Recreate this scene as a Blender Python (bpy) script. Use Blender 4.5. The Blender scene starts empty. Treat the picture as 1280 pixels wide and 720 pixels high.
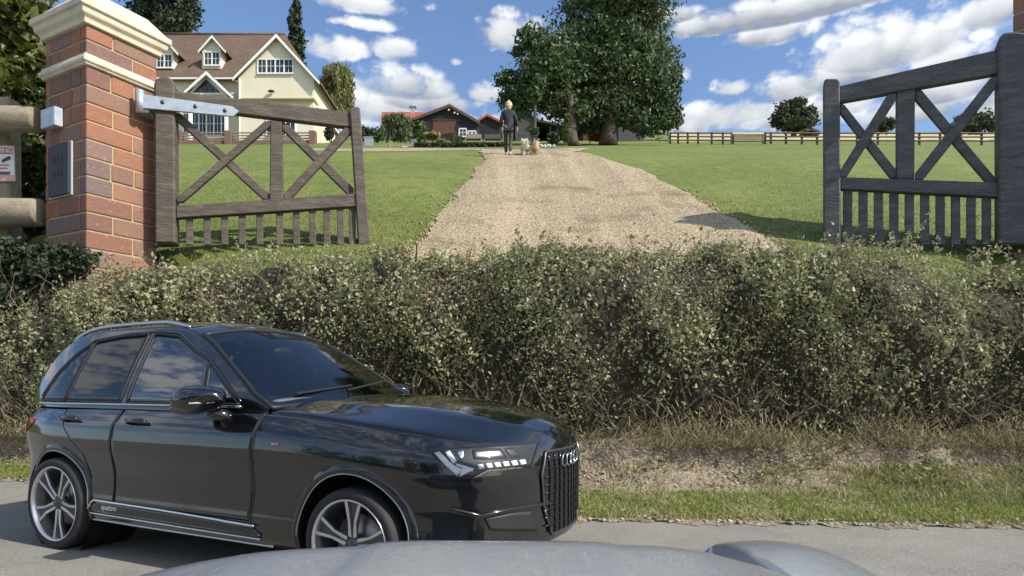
import bpy, bmesh, math, random
import numpy as np
from mathutils import Vector, Matrix
from mathutils.bvhtree import BVHTree

# ---------------------------------------------------------------- camera, sky, sun, exposure
SC = bpy.context.scene
COL = SC.collection
R = math.radians
FPX, HOR, CAMZ = 800.0, 472.0, 1.31          # focal length and horizon in photo pixels, eye height
cam_d = bpy.data.cameras.new('camera')
cam = bpy.data.objects.new('camera', cam_d)
COL.objects.link(cam)
cam.location = (0, 0, CAMZ)
cam.rotation_euler = (R(90), 0, 0)
cam_d.sensor_width = 36
cam_d.lens = FPX / 1280 * 36
cam_d.shift_y = (HOR - 360) / 1280
cam_d.clip_start = 0.05
cam_d.clip_end = 3000
SC.camera = cam

SUN_EL = 40.0
SUN_DIR = Vector((0.895, -0.445, 0)).normalized() * math.cos(R(SUN_EL)) + Vector((0, 0, math.sin(R(SUN_EL))))
SC.view_settings.view_transform = 'Standard'
SC.view_settings.look = 'None'
SC.view_settings.gamma = 1
SC.view_settings.use_curve_mapping = False
SC.view_settings.exposure = 0.3
sun_d = bpy.data.lights.new('sun', 'SUN')
sun_d.energy = 4.8
sun_d.angle = R(0.5)
sun_d.color = (1.0, 0.94, 0.84)
sun = bpy.data.objects.new('sun', sun_d)
COL.objects.link(sun)
sun.rotation_euler = SUN_DIR.to_track_quat('Z', 'Y').to_euler()


def build_world():
    w = bpy.data.worlds.new('World')
    SC.world = w
    w.use_nodes = True
    nt = w.node_tree
    N, L = nt.nodes, nt.links
    N.clear()
    out = N.new('ShaderNodeOutputWorld')
    bg = N.new('ShaderNodeBackground')
    bg.inputs['Strength'].default_value = 0.12
    L.new(bg.outputs[0], out.inputs['Surface'])
    sky = N.new('ShaderNodeTexSky')
    sky.sky_type = 'NISHITA'
    sky.sun_disc = False
    sky.sun_elevation = R(SUN_EL)
    sky.sun_rotation = math.atan2(SUN_DIR.x, SUN_DIR.y)
    sky.air_density = 1.0
    sky.dust_density = 1.2
    sky.ozone_density = 1.6

    def m(op, a, b=None, c=None, clamp=False):
        n = N.new('ShaderNodeMath')
        n.operation = op
        n.use_clamp = clamp
        for i, v in enumerate((a, b, c)):
            if v is None:
                continue
            if isinstance(v, (int, float)):
                n.inputs[i].default_value = v
            else:
                L.new(v, n.inputs[i])
        return n.outputs[0]
    tc = N.new('ShaderNodeTexCoord')
    sep = N.new('ShaderNodeSeparateXYZ')
    L.new(tc.outputs['Generated'], sep.inputs[0])
    az = m('ARCTAN2', sep.outputs[0], sep.outputs[1])
    el = m('ARCSINE', sep.outputs[2])
    comb = N.new('ShaderNodeCombineXYZ')
    L.new(az, comb.inputs[0])
    L.new(m('MULTIPLY', el, 1.5), comb.inputs[1])

    def noise(scale, detail, rough, seed):
        n = N.new('ShaderNodeTexNoise')
        n.noise_dimensions = '3D'
        n.inputs['Scale'].default_value = scale
        n.inputs['Detail'].default_value = detail
        n.inputs['Roughness'].default_value = rough
        mp = N.new('ShaderNodeMapping')
        mp.inputs['Location'].default_value = (seed, seed * 1.7, seed * .3)
        L.new(comb.outputs[0], mp.inputs[0])
        L.new(mp.outputs[0], n.inputs[0])
        return n.outputs[0]
    n1 = m('SUBTRACT', noise(9, 8, .62, 3.1), .5)
    n2 = m('SUBTRACT', noise(30, 6, .6, 7.7), .5)

    def billow(scale, seed):
        vo = N.new('ShaderNodeTexVoronoi')
        vo.feature = 'SMOOTH_F1'
        vo.inputs['Scale'].default_value = scale
        vo.inputs['Smoothness'].default_value = .35
        mp = N.new('ShaderNodeMapping')
        mp.inputs['Location'].default_value = (seed, seed * .4, seed)
        ad = N.new('ShaderNodeVectorMath')
        ad.operation = 'ADD'
        wv = N.new('ShaderNodeCombineXYZ')
        L.new(m('MULTIPLY', n1, .10), wv.inputs[0])
        L.new(m('MULTIPLY', n2, .05), wv.inputs[1])
        L.new(comb.outputs[0], ad.inputs[0])
        L.new(wv.outputs[0], ad.inputs[1])
        L.new(ad.outputs[0], mp.inputs[0])
        L.new(mp.outputs[0], vo.inputs[0])
        return m('SUBTRACT', .42, vo.outputs['Distance'])
    b1, b2 = billow(24, 2.2), billow(60, 5.1)
    fb = m('ADD', m('ADD', m('MULTIPLY', n1, 2.3), m('MULTIPLY', n2, .9)), m('ADD', m('MULTIPLY', b1, .95), m('MULTIPLY', b2, .38)))
    fb = m('ADD', fb, .26)
    # cumulus: (azimuth deg, elevation deg, half width, half height, greyness of the base)
    clouds = [(1110, 62, 85, 36, .62), (1180, 75, 38, 22, .5), (985, 14, 165, 21, .95), (955, 46, 48, 16, .8),
              (1060, 92, 60, 30, .75), (911, 113, 25, 13, .45), (985, 112, 48, 20, .7), (870, 148, 110, 22, .5), (1000, 142, 80, 20, .6),
              (638, 42, 50, 26, .45), (500, 63, 32, 16, .4), (569, 77, 13, 9, .3), (515, 108, 58, 24, .55), (545, 128, 60, 18, .7),
              (480, 135, 60, 26, .45), (420, 60, 36, 17, .35), (450, 5, 60, 13, .4), (605, 118, 34, 15, .5), (460, 33, 35, 8, .2),
              (1245, 14, 42, 26, .6), (1225, 45, 14, 8, .2), (1180, 112, 70, 24, .6), (1150, 140, 90, 26, .7), (1260, 130, 70, 24, .5),
              (720, 150, 120, 18, .4), (780, 100, 60, 20, .4), (420, 150, 60, 16, .3), (830, 22, 40, 14, .8), (120, 60, 110, 26, .3), (-80, 20, 90, 30, .5),
              (1390, 60, 90, 30, .6), (1480, 20, 60, 24, .6)]
    dens = None
    shade = None
    for (px, py, rx, ry, g) in clouds:
        x, z = (px - 640) / FPX, (HOR - py) / FPX
        a0 = math.atan2(x, 1)
        e0 = math.atan2(z, math.hypot(x, 1))
        ra = rx / FPX * math.cos(a0) ** 2
        re = ry / FPX * math.cos(a0) * math.cos(e0) ** 2
        u = m('DIVIDE', m('SUBTRACT', az, a0), ra)
        v = m('DIVIDE', m('SUBTRACT', el, e0), re)
        vv = m('MAXIMUM', v, m('MULTIPLY', v, -1.5))          # flatter base
        r = m('SQRT', m('ADD', m('MULTIPLY', u, u), m('MULTIPLY', vv, vv)))
        d = m('SUBTRACT', 1.0, r)
        s = m('MULTIPLY', m('ADD', m('MULTIPLY', v, -.55), .45, clamp=True), g)
        s = m('MULTIPLY', s, m('MULTIPLY', m('ADD', d, .35), 2.5, clamp=True))
        dens = d if dens is None else m('MAXIMUM', dens, d)
        shade = s if shade is None else m('MAXIMUM', shade, s)
    # broken cloud over the rest of the sky, behind the camera too
    other = m('SUBTRACT', m('MULTIPLY', noise(3.0, 5, .5, 11.3), 3.2), 1.75)
    away = m('MULTIPLY', m('SUBTRACT', m('ABSOLUTE', az), .95), 4, clamp=True)
    other = m('SUBTRACT', m('MULTIPLY', m('ADD', other, 3), away), 3)
    dens = m('MAXIMUM', dens, other)
    d = m('ADD', dens, fb)
    mr = N.new('ShaderNodeMapRange')
    mr.interpolation_type = 'SMOOTHSTEP'
    mr.inputs['From Min'].default_value = -.16
    mr.inputs['From Max'].default_value = .62
    L.new(d, mr.inputs['Value'])
    sh = m('ADD', m('MULTIPLY', shade, 1.4), m('ADD', m('MULTIPLY', n1, -.8), m('MULTIPLY', b1, -.45)), clamp=True)
    ramp = N.new('ShaderNodeValToRGB')
    ramp.color_ramp.elements[0].position = 0.05
    ramp.color_ramp.elements[0].color = (7.0, 7.15, 7.3, 1)
    ramp.color_ramp.elements[1].position = .8
    ramp.color_ramp.elements[1].color = (2.5, 2.75, 3.1, 1)
    L.new(sh, ramp.inputs[0])
    mix = N.new('ShaderNodeMix')
    mix.data_type = 'RGBA'
    L.new(m('MULTIPLY', mr.outputs[0], .95), mix.inputs['Factor'])
    tint = N.new('ShaderNodeMix')
    tint.data_type = 'RGBA'
    tint.blend_type = 'MULTIPLY'
    tint.inputs['Factor'].default_value = 1
    tint.inputs['B'].default_value = (1.08, 1.19, 1.34, 1)
    L.new(sky.outputs[0], tint.inputs['A'])
    L.new(tint.outputs['Result'], mix.inputs['A'])
    L.new(ramp.outputs[0], mix.inputs['B'])
    L.new(mix.outputs['Result'], bg.inputs['Color'])


build_world()

# ---------------------------------------------------------------- helpers
LOCAL = set()          # Empties whose parts are modelled in their own axes
rnd = random.Random(7)
rng = np.random.default_rng(7)


def P(px, py, Y):
    return Vector(((px - 640) / FPX * Y, Y, CAMZ + (HOR - py) / FPX * Y))


def lin(h):
    h = h.lstrip('#')
    c = [int(h[i:i + 2], 16) / 255 for i in (0, 2, 4)]
    return tuple(((v + .055) / 1.055) ** 2.4 if v > .04045 else v / 12.92 for v in c) + (1,)


def sm(t):
    t = np.clip(t, 0, 1)
    return t * t * (3 - 2 * t)


def mat(name, col=(.5, .5, .5), rough=.6, metal=0, spec=.5, coat=0, noise=None, bump=None, island=None, transl=0, emit=0, coords='Object'):
    """noise=(scale, other colour, lo, hi, detail); bump=(scale, strength, distance); island=[colours] random per leaf / brick."""
    m = bpy.data.materials.new(name)
    m.use_nodes = True
    nt = m.node_tree
    N, L = nt.nodes, nt.links
    b = N['Principled BSDF']
    col = tuple(col)[:3] + (1,)
    b.inputs['Base Color'].default_value = col
    b.inputs['Roughness'].default_value = rough
    b.inputs['Metallic'].default_value = metal
    b.inputs['Specular IOR Level'].default_value = spec
    b.inputs['Coat Weight'].default_value = coat
    b.inputs['Coat Roughness'].default_value = .03
    tc = N.new('ShaderNodeTexCoord')
    cur = None
    if island:
        g = N.new('ShaderNodeNewGeometry')
        rp = N.new('ShaderNodeValToRGB')
        cr = rp.color_ramp
        n = len(island)
        cr.elements[0].position, cr.elements[0].color = 0, tuple(island[0])[:3] + (1,)
        cr.elements[1].position, cr.elements[1].color = 1, tuple(island[-1])[:3] + (1,)
        for i in range(1, n - 1):
            e = cr.elements.new(i / (n - 1))
            e.color = tuple(island[i])[:3] + (1,)
        L.new(g.outputs['Random Per Island'], rp.inputs[0])
        cur = rp.outputs[0]
    for nz in (noise if isinstance(noise, list) else [noise] if noise else []):
        sc, c2, lo, hi, det = nz[:5]
        t = N.new('ShaderNodeTexNoise')
        t.inputs['Scale'].default_value = sc
        t.inputs['Detail'].default_value = det
        t.inputs['Roughness'].default_value = .65
        if len(nz) > 5:
            mp = N.new('ShaderNodeMapping')
            mp.inputs['Scale'].default_value = nz[5]
            L.new(tc.outputs[coords], mp.inputs[0])
            L.new(mp.outputs[0], t.inputs[0])
        else:
            L.new(tc.outputs[coords], t.inputs[0])
        r = N.new('ShaderNodeMapRange')
        r.inputs['From Min'].default_value = lo
        r.inputs['From Max'].default_value = hi
        L.new(t.outputs[0], r.inputs['Value'])
        mx = N.new('ShaderNodeMix')
        mx.data_type = 'RGBA'
        L.new(r.outputs[0], mx.inputs['Factor'])
        if cur is None:
            mx.inputs['A'].default_value = col
        else:
            L.new(cur, mx.inputs['A'])
        mx.inputs['B'].default_value = tuple(c2)[:3] + (1,)
        cur = mx.outputs['Result']
    if cur is not None:
        L.new(cur, b.inputs['Base Color'])
    if bump:
        t = N.new('ShaderNodeTexNoise')
        t.inputs['Scale'].default_value = bump[0]
        t.inputs['Detail'].default_value = 5
        if len(bump) > 3:
            mp = N.new('ShaderNodeMapping')
            mp.inputs['Scale'].default_value = bump[3]
            L.new(tc.outputs[coords], mp.inputs[0])
            L.new(mp.outputs[0], t.inputs[0])
        else:
            L.new(tc.outputs[coords], t.inputs[0])
        bp = N.new('ShaderNodeBump')
        bp.inputs['Strength'].default_value = bump[1]
        bp.inputs['Distance'].default_value = bump[2]
        L.new(t.outputs[0], bp.inputs['Height'])
        L.new(bp.outputs[0], b.inputs['Normal'])
    if transl:
        tr = N.new('ShaderNodeBsdfTranslucent')
        if cur is not None:
            L.new(cur, tr.inputs[0])
        else:
            tr.inputs[0].default_value = col
        mx = N.new('ShaderNodeMixShader')
        mx.inputs[0].default_value = transl
        L.new(b.outputs[0], mx.inputs[1])
        L.new(tr.outputs[0], mx.inputs[2])
        L.new(mx.outputs[0], N['Material Output'].inputs[0])
    if emit:
        b.inputs['Emission Color'].default_value = col
        b.inputs['Emission Strength'].default_value = emit
    return m


def glass_mat(name, tint=(.5, .55, .55), ior=1.6, rough=0.0):
    m = bpy.data.materials.new(name)
    m.use_nodes = True
    N, L = m.node_tree.nodes, m.node_tree.links
    N.remove(N['Principled BSDF'])
    f = N.new('ShaderNodeFresnel')
    f.inputs[0].default_value = ior
    t = N.new('ShaderNodeBsdfTransparent')
    t.inputs[0].default_value = tuple(tint) + (1,)
    g = N.new('ShaderNodeBsdfGlossy')
    g.inputs['Roughness'].default_value = rough
    mx = N.new('ShaderNodeMixShader')
    L.new(f.outputs[0], mx.inputs[0])
    L.new(t.outputs[0], mx.inputs[1])
    L.new(g.outputs[0], mx.inputs[2])
    L.new(mx.outputs[0], N['Material Output'].inputs[0])
    return m


def link(name, me, m=None, parent=None, smooth=False):
    o = bpy.data.objects.new(name, me)
    COL.objects.link(o)
    if m is not None:
        me.materials.append(m)
    if parent is not None:
        o.parent = parent
        if parent.type == 'MESH' or parent.name in LOCAL:
            o.matrix_parent_inverse = Matrix.Identity(4)
        else:
            o.matrix_parent_inverse = Matrix.Translation(-Vector(parent.location))
    if smooth:
        me.polygons.foreach_set('use_smooth', [True] * len(me.polygons))
    return o


def big(name, verts, faces, m=None, parent=None, smooth=False):
    """verts n x 3, faces k x 4 or k x 3 (numpy) -> one mesh object."""
    me = bpy.data.meshes.new(name)
    verts = np.asarray(verts, dtype=np.float32)
    faces = np.asarray(faces, dtype=np.int32)
    k = faces.shape[1]
    me.vertices.add(len(verts))
    me.vertices.foreach_set('co', verts.ravel())
    me.loops.add(faces.size)
    me.loops.foreach_set('vertex_index', faces.ravel())
    me.polygons.add(len(faces))
    me.polygons.foreach_set('loop_start', np.arange(0, faces.size, k, dtype=np.int32))
    me.update(calc_edges=True)
    me.validate()
    return link(name, me, m, parent, smooth)


class MB:
    def __init__(s):
        s.v, s.f = [], []

    def poly(s, pts):
        n = len(s.v)
        s.v += [tuple(p) for p in pts]
        s.f.append(list(range(n, n + len(pts))))
        return s

    def prism(s, pts, ext):
        """polygon pts extruded by vector ext (closed)."""
        n, k = len(s.v), len(pts)
        ext = Vector(ext)
        s.v += [tuple(p) for p in pts] + [tuple(Vector(p) + ext) for p in pts]
        s.f.append(list(range(n, n + k)))
        s.f.append(list(range(n + 2 * k - 1, n + k - 1, -1)))
        for i in range(k):
            j = (i + 1) % k
            s.f.append([n + j, n + i, n + k + i, n + k + j])
        return s

    def box(s, c, d, M=None):
        x, y, z = c
        a, b, h = d[0] / 2, d[1] / 2, d[2] / 2
        pts = [Vector((x + i, y + j, z - h)) for i, j in ((-a, -b), (a, -b), (a, b), (-a, b))]
        if M is not None:
            pts = [M @ p for p in pts]
            return s.prism(pts, (M @ Vector((0, 0, d[2]))) - (M @ Vector((0, 0, 0))))
        return s.prism(pts, (0, 0, d[2]))

    def tube(s, path, rad, n=8, cap=True):
        path = [Vector(p) for p in path]
        if isinstance(rad, (int, float)):
            rad = [rad] * len(path)
        base = len(s.v)
        up = None
        for i, p in enumerate(path):
            t = (path[min(i + 1, len(path) - 1)] - path[max(i - 1, 0)]).normalized()
            if up is None:
                up = Vector((0, 0, 1)) if abs(t.z) < .9 else Vector((1, 0, 0))
            a = t.cross(up).normalized()
            b = a.cross(t).normalized()
            up = b
            for k in range(n):
                q = 2 * math.pi * k / n
                s.v.append(tuple(p + (a * math.cos(q) + b * math.sin(q)) * rad[i]))
        for i in range(len(path) - 1):
            for k in range(n):
                j = (k + 1) % n
                s.f.append([base + i * n + k, base + i * n + j, base + (i + 1) * n + j, base + (i + 1) * n + k])
        if cap:
            s.f.append([base + k for k in range(n - 1, -1, -1)])
            e = base + (len(path) - 1) * n
            s.f.append([e + k for k in range(n)])
        return s

    def lathe(s, prof, M, n=48, close=False):
        """profile of (radius, height) spun about the local Z of M."""
        base = len(s.v)
        for (r, h) in prof:
            for k in range(n):
                q = 2 * math.pi * k / n
                s.v.append(tuple(M @ Vector((r * math.cos(q), r * math.sin(q), h))))
        m_ = len(prof)
        for i in range(m_ if close else m_ - 1):
            i2 = (i + 1) % m_
            for k in range(n):
                j = (k + 1) % n
                s.f.append([base + i * n + k, base + i * n + j, base + i2 * n + j, base + i2 * n + k])
        return s

    def ell(s, c, r, n=12, M=None):
        base = len(s.v)
        c = Vector(c)
        h = n // 2
        for i in range(h + 1):
            th = math.pi * i / h
            for k in range(n):
                ph = 2 * math.pi * k / n
                q = Vector((r[0] * math.sin(th) * math.cos(ph), r[1] * math.sin(th) * math.sin(ph), r[2] * math.cos(th)))
                if M is not None:
                    q = M @ q
                s.v.append(tuple(c + q))
        for i in range(h):
            for k in range(n):
                j = (k + 1) % n
                s.f.append([base + i * n + k, base + (i + 1) * n + k, base + (i + 1) * n + j, base + i * n + j])
        return s

    def grid(s, G):
        """G[i][j] points"""
        base = len(s.v)
        a, b = len(G), len(G[0])
        for row in G:
            s.v += [tuple(p) for p in row]
        for i in range(a - 1):
            for j in range(b - 1):
                s.f.append([base + i * b + j, base + i * b + j + 1, base + (i + 1) * b + j + 1, base + (i + 1) * b + j])
        return s

    def build(s, name, m, parent=None, smooth=False, bevel=0, segs=1, recalc=True):
        bm = bmesh.new()
        vs = [bm.verts.new(v) for v in s.v]
        for f in s.f:
            try:
                bm.faces.new([vs[i] for i in f])
            except ValueError:
                pass
        if recalc:
            bmesh.ops.remove_doubles(bm, verts=bm.verts[:], dist=1e-6)
            bmesh.ops.recalc_face_normals(bm, faces=bm.faces[:])
        if bevel:
            bmesh.ops.bevel(bm, geom=[e for e in bm.edges if len(e.link_faces) == 2 and e.calc_face_angle(0) > .5], offset=bevel, segments=segs, profile=.5, affect='EDGES', clamp_overlap=True)
        me = bpy.data.meshes.new(name)
        bm.to_mesh(me)
        bm.free()
        return link(name, me, m, parent, smooth)


def tag(o, label=None, cat=None, group=None, kind=None):
    if label:
        o['label'] = label
    if cat:
        o['category'] = cat
    if group:
        o['group'] = group
    if kind:
        o['kind'] = kind
    return o


def empty(name, loc, label=None, cat=None, group=None):
    o = bpy.data.objects.new(name, None)
    COL.objects.link(o)
    o.location = loc
    o.empty_display_size = .2
    return tag(o, label, cat, group)


def struct(o):
    o['kind'] = 'structure'
    return o


def leaf_quads(C, size, aspect=.5, up=None, upw=0, jitter=.35, fold=False):
    """a diamond leaf at every row of C."""
    n = len(C)
    d = rng.normal(size=(n, 3))
    d /= np.linalg.norm(d, axis=1)[:, None]
    if up is not None:
        d = d * (1 - upw) + np.asarray(up) * upw
        d /= np.linalg.norm(d, axis=1)[:, None]
    e = rng.normal(size=(n, 3))
    e -= (e * d).sum(1)[:, None] * d
    e /= np.linalg.norm(e, axis=1)[:, None]
    s = (np.asarray(size) * (1 + jitter * rng.uniform(-1, 1, n)))[:, None]
    V = np.empty((n, 4, 3))
    V[:, 0] = C - d * s * .5
    V[:, 1] = C + e * s * aspect * .5 - d * s * .08
    V[:, 2] = C + d * s * .5
    V[:, 3] = C - e * s * aspect * .5 - d * s * .08
    return V.reshape(-1, 3), np.arange(4 * n).reshape(-1, 4)


def blob_points(cl, n, hollow=.45, rough=.25):
    """points spread through ellipsoid clumps cl = [(cx,cy,cz,rx,ry,rz)], denser near their skins."""
    cl = np.asarray(cl, float)
    w = (cl[:, 3] * cl[:, 4] * cl[:, 5]) ** (2 / 3)
    k = rng.choice(len(cl), n, p=w / w.sum())
    d = rng.normal(size=(n, 3))
    d /= np.linalg.norm(d, axis=1)[:, None]
    r = hollow + (1 - hollow) * rng.uniform(0, 1, n) ** .6
    wob = 1 + rough * (np.sin(d[:, 0] * 7 + k * 2.1) * np.sin(d[:, 1] * 6 + k) + .6 * np.sin(d[:, 2] * 11 + k * .7))
    return cl[k, :3] + d * cl[k, 3:] * (r * wob)[:, None]


def eval_mesh(o):
    dg = bpy.context.evaluated_depsgraph_get()
    return bpy.data.meshes.new_from_object(o.evaluated_get(dg))


def text_mesh(name, s, size, M, m, parent, ext=.002, bold=False):
    cu = bpy.data.curves.new(name, 'FONT')
    cu.body = s
    cu.size = size
    cu.extrude = ext
    cu.align_x = 'CENTER'
    cu.align_y = 'CENTER'
    if bold:
        cu.offset = size * .02
    t = bpy.data.objects.new(name + '_tmp', cu)
    COL.objects.link(t)
    me = eval_mesh(t)
    bpy.data.objects.remove(t)
    me.transform(M)
    me.materials.clear()
    o = link(name, me, m, parent)
    return o


def skin_body(name, verts, edges, radii, m, parent=None, root=0, sub=1, smooth=True):
    me = bpy.data.meshes.new(name)
    me.from_pydata([tuple(v) for v in verts], edges, [])
    o = bpy.data.objects.new(name + '_tmp', me)
    COL.objects.link(o)
    md = o.modifiers.new('skin', 'SKIN')
    for i, r in enumerate(radii):
        r = r if isinstance(r, tuple) else (r, r)
        me.skin_vertices[0].data[i].radius = r
    me.skin_vertices[0].data[root].use_root = True
    s = o.modifiers.new('sub', 'SUBSURF')
    s.levels = s.render_levels = sub
    e = eval_mesh(o)
    bpy.data.objects.remove(o)
    e.materials.clear()
    return link(name, e, m, parent, smooth)


# ---------------------------------------------------------------- terrain
EX = np.array([-60, -20, -12, -8, -5.5, -3.6, -1.5, .6, 4.3, 12, 60.])
EY = np.array([24, 13.2, 10.3, 8.8, 7.75, 7.2, 6.3, 5.80, 5.50, 5.6, 9.])
HX = np.array([-60, -20, -12, -8, -5, -3, -1, 1, 3, 7, 14, 60.])
HY = np.array([26, 14.2, 10.9, 9.15, 8.45, 8.05, 7.75, 7.55, 7.5, 7.45, 7.8, 11.])
UY = np.array([10.4, 11.2, 12, 13, 14, 15, 16.5, 18, 20.9, 24, 30, 37, 45, 55, 65, 80, 110, 150])
UP = 71.4 + 2582 / UY
UP[8:] = [195, 190.5, 187, 184, 181.5, 177.5, 174.5, 171, 167.5, 165]
UZ = CAMZ + (HOR - UP) / FPX * UY


def edge_y(x): return np.interp(x, EX, EY)
def hedge_y(x): return np.interp(x, HX, HY)


def ground_z(x, y):
    x = np.asarray(x, float)
    y = np.asarray(y, float)
    e, h = edge_y(x), hedge_y(x)
    b0 = h + 1.3
    b1 = np.maximum(b0 + .9, 10.5)
    z = np.where(y <= e, 0.0, .02 + .24 * sm((y - e) / (h - e)) + .30 * sm(((y - e) / (h - e) - .86) / .10))
    z = np.where(y > h, .56 + .06 * sm((y - h) / 1.3), z)
    zt = np.interp(b1, UY, UZ)
    z = np.where(y > b0, .62 + (zt - .62) * sm((y - b0) / (b1 - b0)) ** .9, z)
    z = np.where(y > b1, np.interp(y, UY, UZ), z)
    return z


def gz(x, y): return float(ground_z(x, y))


def G(px, py):
    """photo pixel -> point on the upper lawn"""
    Y = float(np.interp(-py, -UP, UY))
    return P(px, py, Y)


XS = np.concatenate([np.linspace(-260, -60, 12)[:-1], np.linspace(-60, -14, 40)[:-1], np.linspace(-14, 14, 141), np.linspace(14, 60, 40)[1:], np.linspace(60, 260, 12)[1:]])


def sheet(name, rows, m, zoff=0, XS=XS):
    """rows: function x -> list of y values (same count for every x)"""
    V, nx = [], len(XS)
    for x in XS:
        ys = rows(x)
        zs = ground_z(np.full(len(ys), x), ys) + zoff
        V.append(np.stack([np.full(len(ys), x), ys, zs], 1))
    ny = len(V[0])
    V = np.concatenate(V)
    i, j = np.meshgrid(np.arange(nx - 1), np.arange(ny - 1), indexing='ij')
    a = (i * ny + j).ravel()
    F = np.stack([a, a + ny, a + ny + 1, a + 1], 1)
    return V, F


M_road = mat('asphalt', lin('#7f7c73'), .9, noise=[(1.3, lin('#6f6c64'), .4, .7, 6), (55, lin('#a19f98'), .5, .75, 4)], bump=(160, .35, .004))
M_dirt = mat('bank_earth', lin('#998c76'), .95, noise=[(3, lin('#756857'), .42, .62, 6), (22, lin('#aa9c8b'), .52, .72, 5), (60, lin('#5a4c40'), .55, .7, 3)], bump=(30, 1.0, .05))
M_lawn = mat('lawn_turf', lin('#5f6d2c'), .9, noise=[(.35, lin('#757d38'), .4, .65, 5), (3.2, lin('#505f23'), .45, .7, 6), (30, lin('#7f8442'), .5, .8, 4), (.16, lin('#7b7a3c'), .55, .7, 4), (60, lin('#3c4a1b'), .55, .7, 2)], bump=(22, .8, .04))
M_gravel = mat('drive_gravel', lin('#98866a'), .95, noise=[(1.0, lin('#86755a'), .4, .65, 5), (.9, lin('#aa997a'), .45, .62, 4, (2.2, .12, .12)), (26, lin('#c4b598'), .47, .62, 3), (16, lin('#66563d'), .53, .66, 3), (.5, lin('#7d6c52'), .54, .68, 5)], bump=(24, 1.0, .06))
M_field = mat('stubble', lin('#b7a98c'), .95, noise=[(.4, lin('#a09a68'), .4, .6, 5)])

# wide base, road, verge, bank, hill
V = [(-900, -900, -.12), (900, -900, -.12), (900, 900, -.12), (-900, 900, -.12)]
struct(big('ground', V, [[0, 1, 2, 3]], M_lawn))
Vr, Fr = sheet('road', lambda x: np.concatenate([[-12.0], np.linspace(-3.2, float(edge_y(x)) + .25, 12)]), M_road)
Vr[:, 2] = np.where(Vr[:, 1] < -3.3, -.03, np.minimum(Vr[:, 2], .004) * 0 + .004)
struct(big('road', Vr, Fr, M_road, smooth=True))
XF = np.concatenate([np.linspace(-260, -60, 12)[:-1], np.linspace(-60, -14, 40)[:-1], np.linspace(-14, -9, 30)[:-1], np.linspace(-9, 8, 340), np.linspace(8, 14, 30)[1:], np.linspace(14, 60, 40)[1:], np.linspace(60, 260, 12)[1:]])
tv = np.concatenate([np.linspace(0, .8, 34)[:-1], np.linspace(.8, 1, 22)])
Vv, Fv = sheet('verge', lambda x: np.concatenate([edge_y(x) + (hedge_y(x) - edge_y(x)) * tv, np.linspace(float(hedge_y(x)), float(hedge_y(x)) + 1.3, 6)[1:]]), M_dirt, 0, XF)
ex_, hx_ = edge_y(Vv[:, 0]), hedge_y(Vv[:, 0])
tt = (Vv[:, 1] - ex_) / (hx_ - ex_)
vx = Vv[:, 0]
face = np.exp(-((tt - .90) / .07) ** 2)
ragged = .5 * np.sin(vx * 2.7 + 1.3 * np.sin(vx * .9)) + .3 * np.sin(vx * 7.1 + 2) + .25 * np.sin(vx * 15.3 + tt * 20) + .08 * rng.normal(size=len(vx))
Vv[:, 1] += face * ragged * .07
Vv[:, 2] += face * .018 * rng.normal(size=len(vx)) + rng.normal(size=len(Vv)) * .010 * np.clip(tt * 2, 0, 1)
Vv[:, 2] += .05 * np.sin(vx * 3.9 + 1) * np.exp(-((tt - .75) / .10) ** 2)
edge_w = .10 * np.sin(vx * 3.1) * np.sin(vx * 7.7 + 1) + .04 * np.sin(vx * 19) + .02 * rng.normal(size=len(vx))
Vv[:, 1] += np.where(tt < .01, edge_w, 0)
Vv[:, 2] = np.where(tt < .01, .008, Vv[:, 2])
struct(big('verge', Vv, Fv, M_dirt, smooth=True))


def hill_rows(x):
    h = float(hedge_y(x)) + 1.3
    b1 = max(h + .9, 10.5)
    return np.concatenate([np.linspace(h, b1, 10)[:-1], b1 + (np.linspace(0, 1, 60) ** 2.2) * (150 - b1), [260., 420.]])


Vh, Fh = sheet('hill', hill_rows, M_lawn)
Vh[:, 2] += .02 * np.sin(Vh[:, 0] * .9 + Vh[:, 1] * .6) * np.clip((Vh[:, 1] - 12) / 6, 0, 1)
struct(big('hill', Vh, Fh, M_lawn, smooth=True))


def drape(name, left, right, m, zoff=.03, n=30, wob=.05):
    """sheet laid over the hill between two pixel polylines (same direction)."""
    def res(pl, k):
        pl = [G(*p) if len(p) == 2 else Vector((p[0], p[1], 0)) for p in pl]
        d = [0]
        for a, b in zip(pl, pl[1:]):
            d.append(d[-1] + (b - a).length)
        return [(float(np.interp(t, d, [p.x for p in pl])), float(np.interp(t, d, [p.y for p in pl]))) for t in np.linspace(0, d[-1], k)]
    K = 260
    A, B = res(left, K), res(right, K)
    Vs = []
    for i in range(K):
        for j in range(n + 1):
            t = j / n
            x, y = A[i][0] * (1 - t) + B[i][0] * t, A[i][1] * (1 - t) + B[i][1] * t
            if j in (0, n):
                x += wob * (math.sin(A[i][1] * 2.3 + j) + .6 * math.sin(A[i][1] * 5.7 + j) + .5 * rnd.gauss(0, 1))
            crown = zoff if 0 < j < n else zoff * .2
            z = gz(x, y) + .02 * math.sin(x * .9 + y * .6) * min(1, max(0, (y - 12) / 6)) + crown
            if name == 'driveway':
                z += .02 - .03 * (math.exp(-((t - .30) / .07) ** 2) + math.exp(-((t - .68) / .07) ** 2))
            Vs.append((x, y, z))
    F = [[i * (n + 1) + j, i * (n + 1) + j + 1, (i + 1) * (n + 1) + j + 1, (i + 1) * (n + 1) + j] for i in range(K - 1) for j in range(n)]
    return struct(big(name, Vs, F, m, smooth=True))


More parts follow.
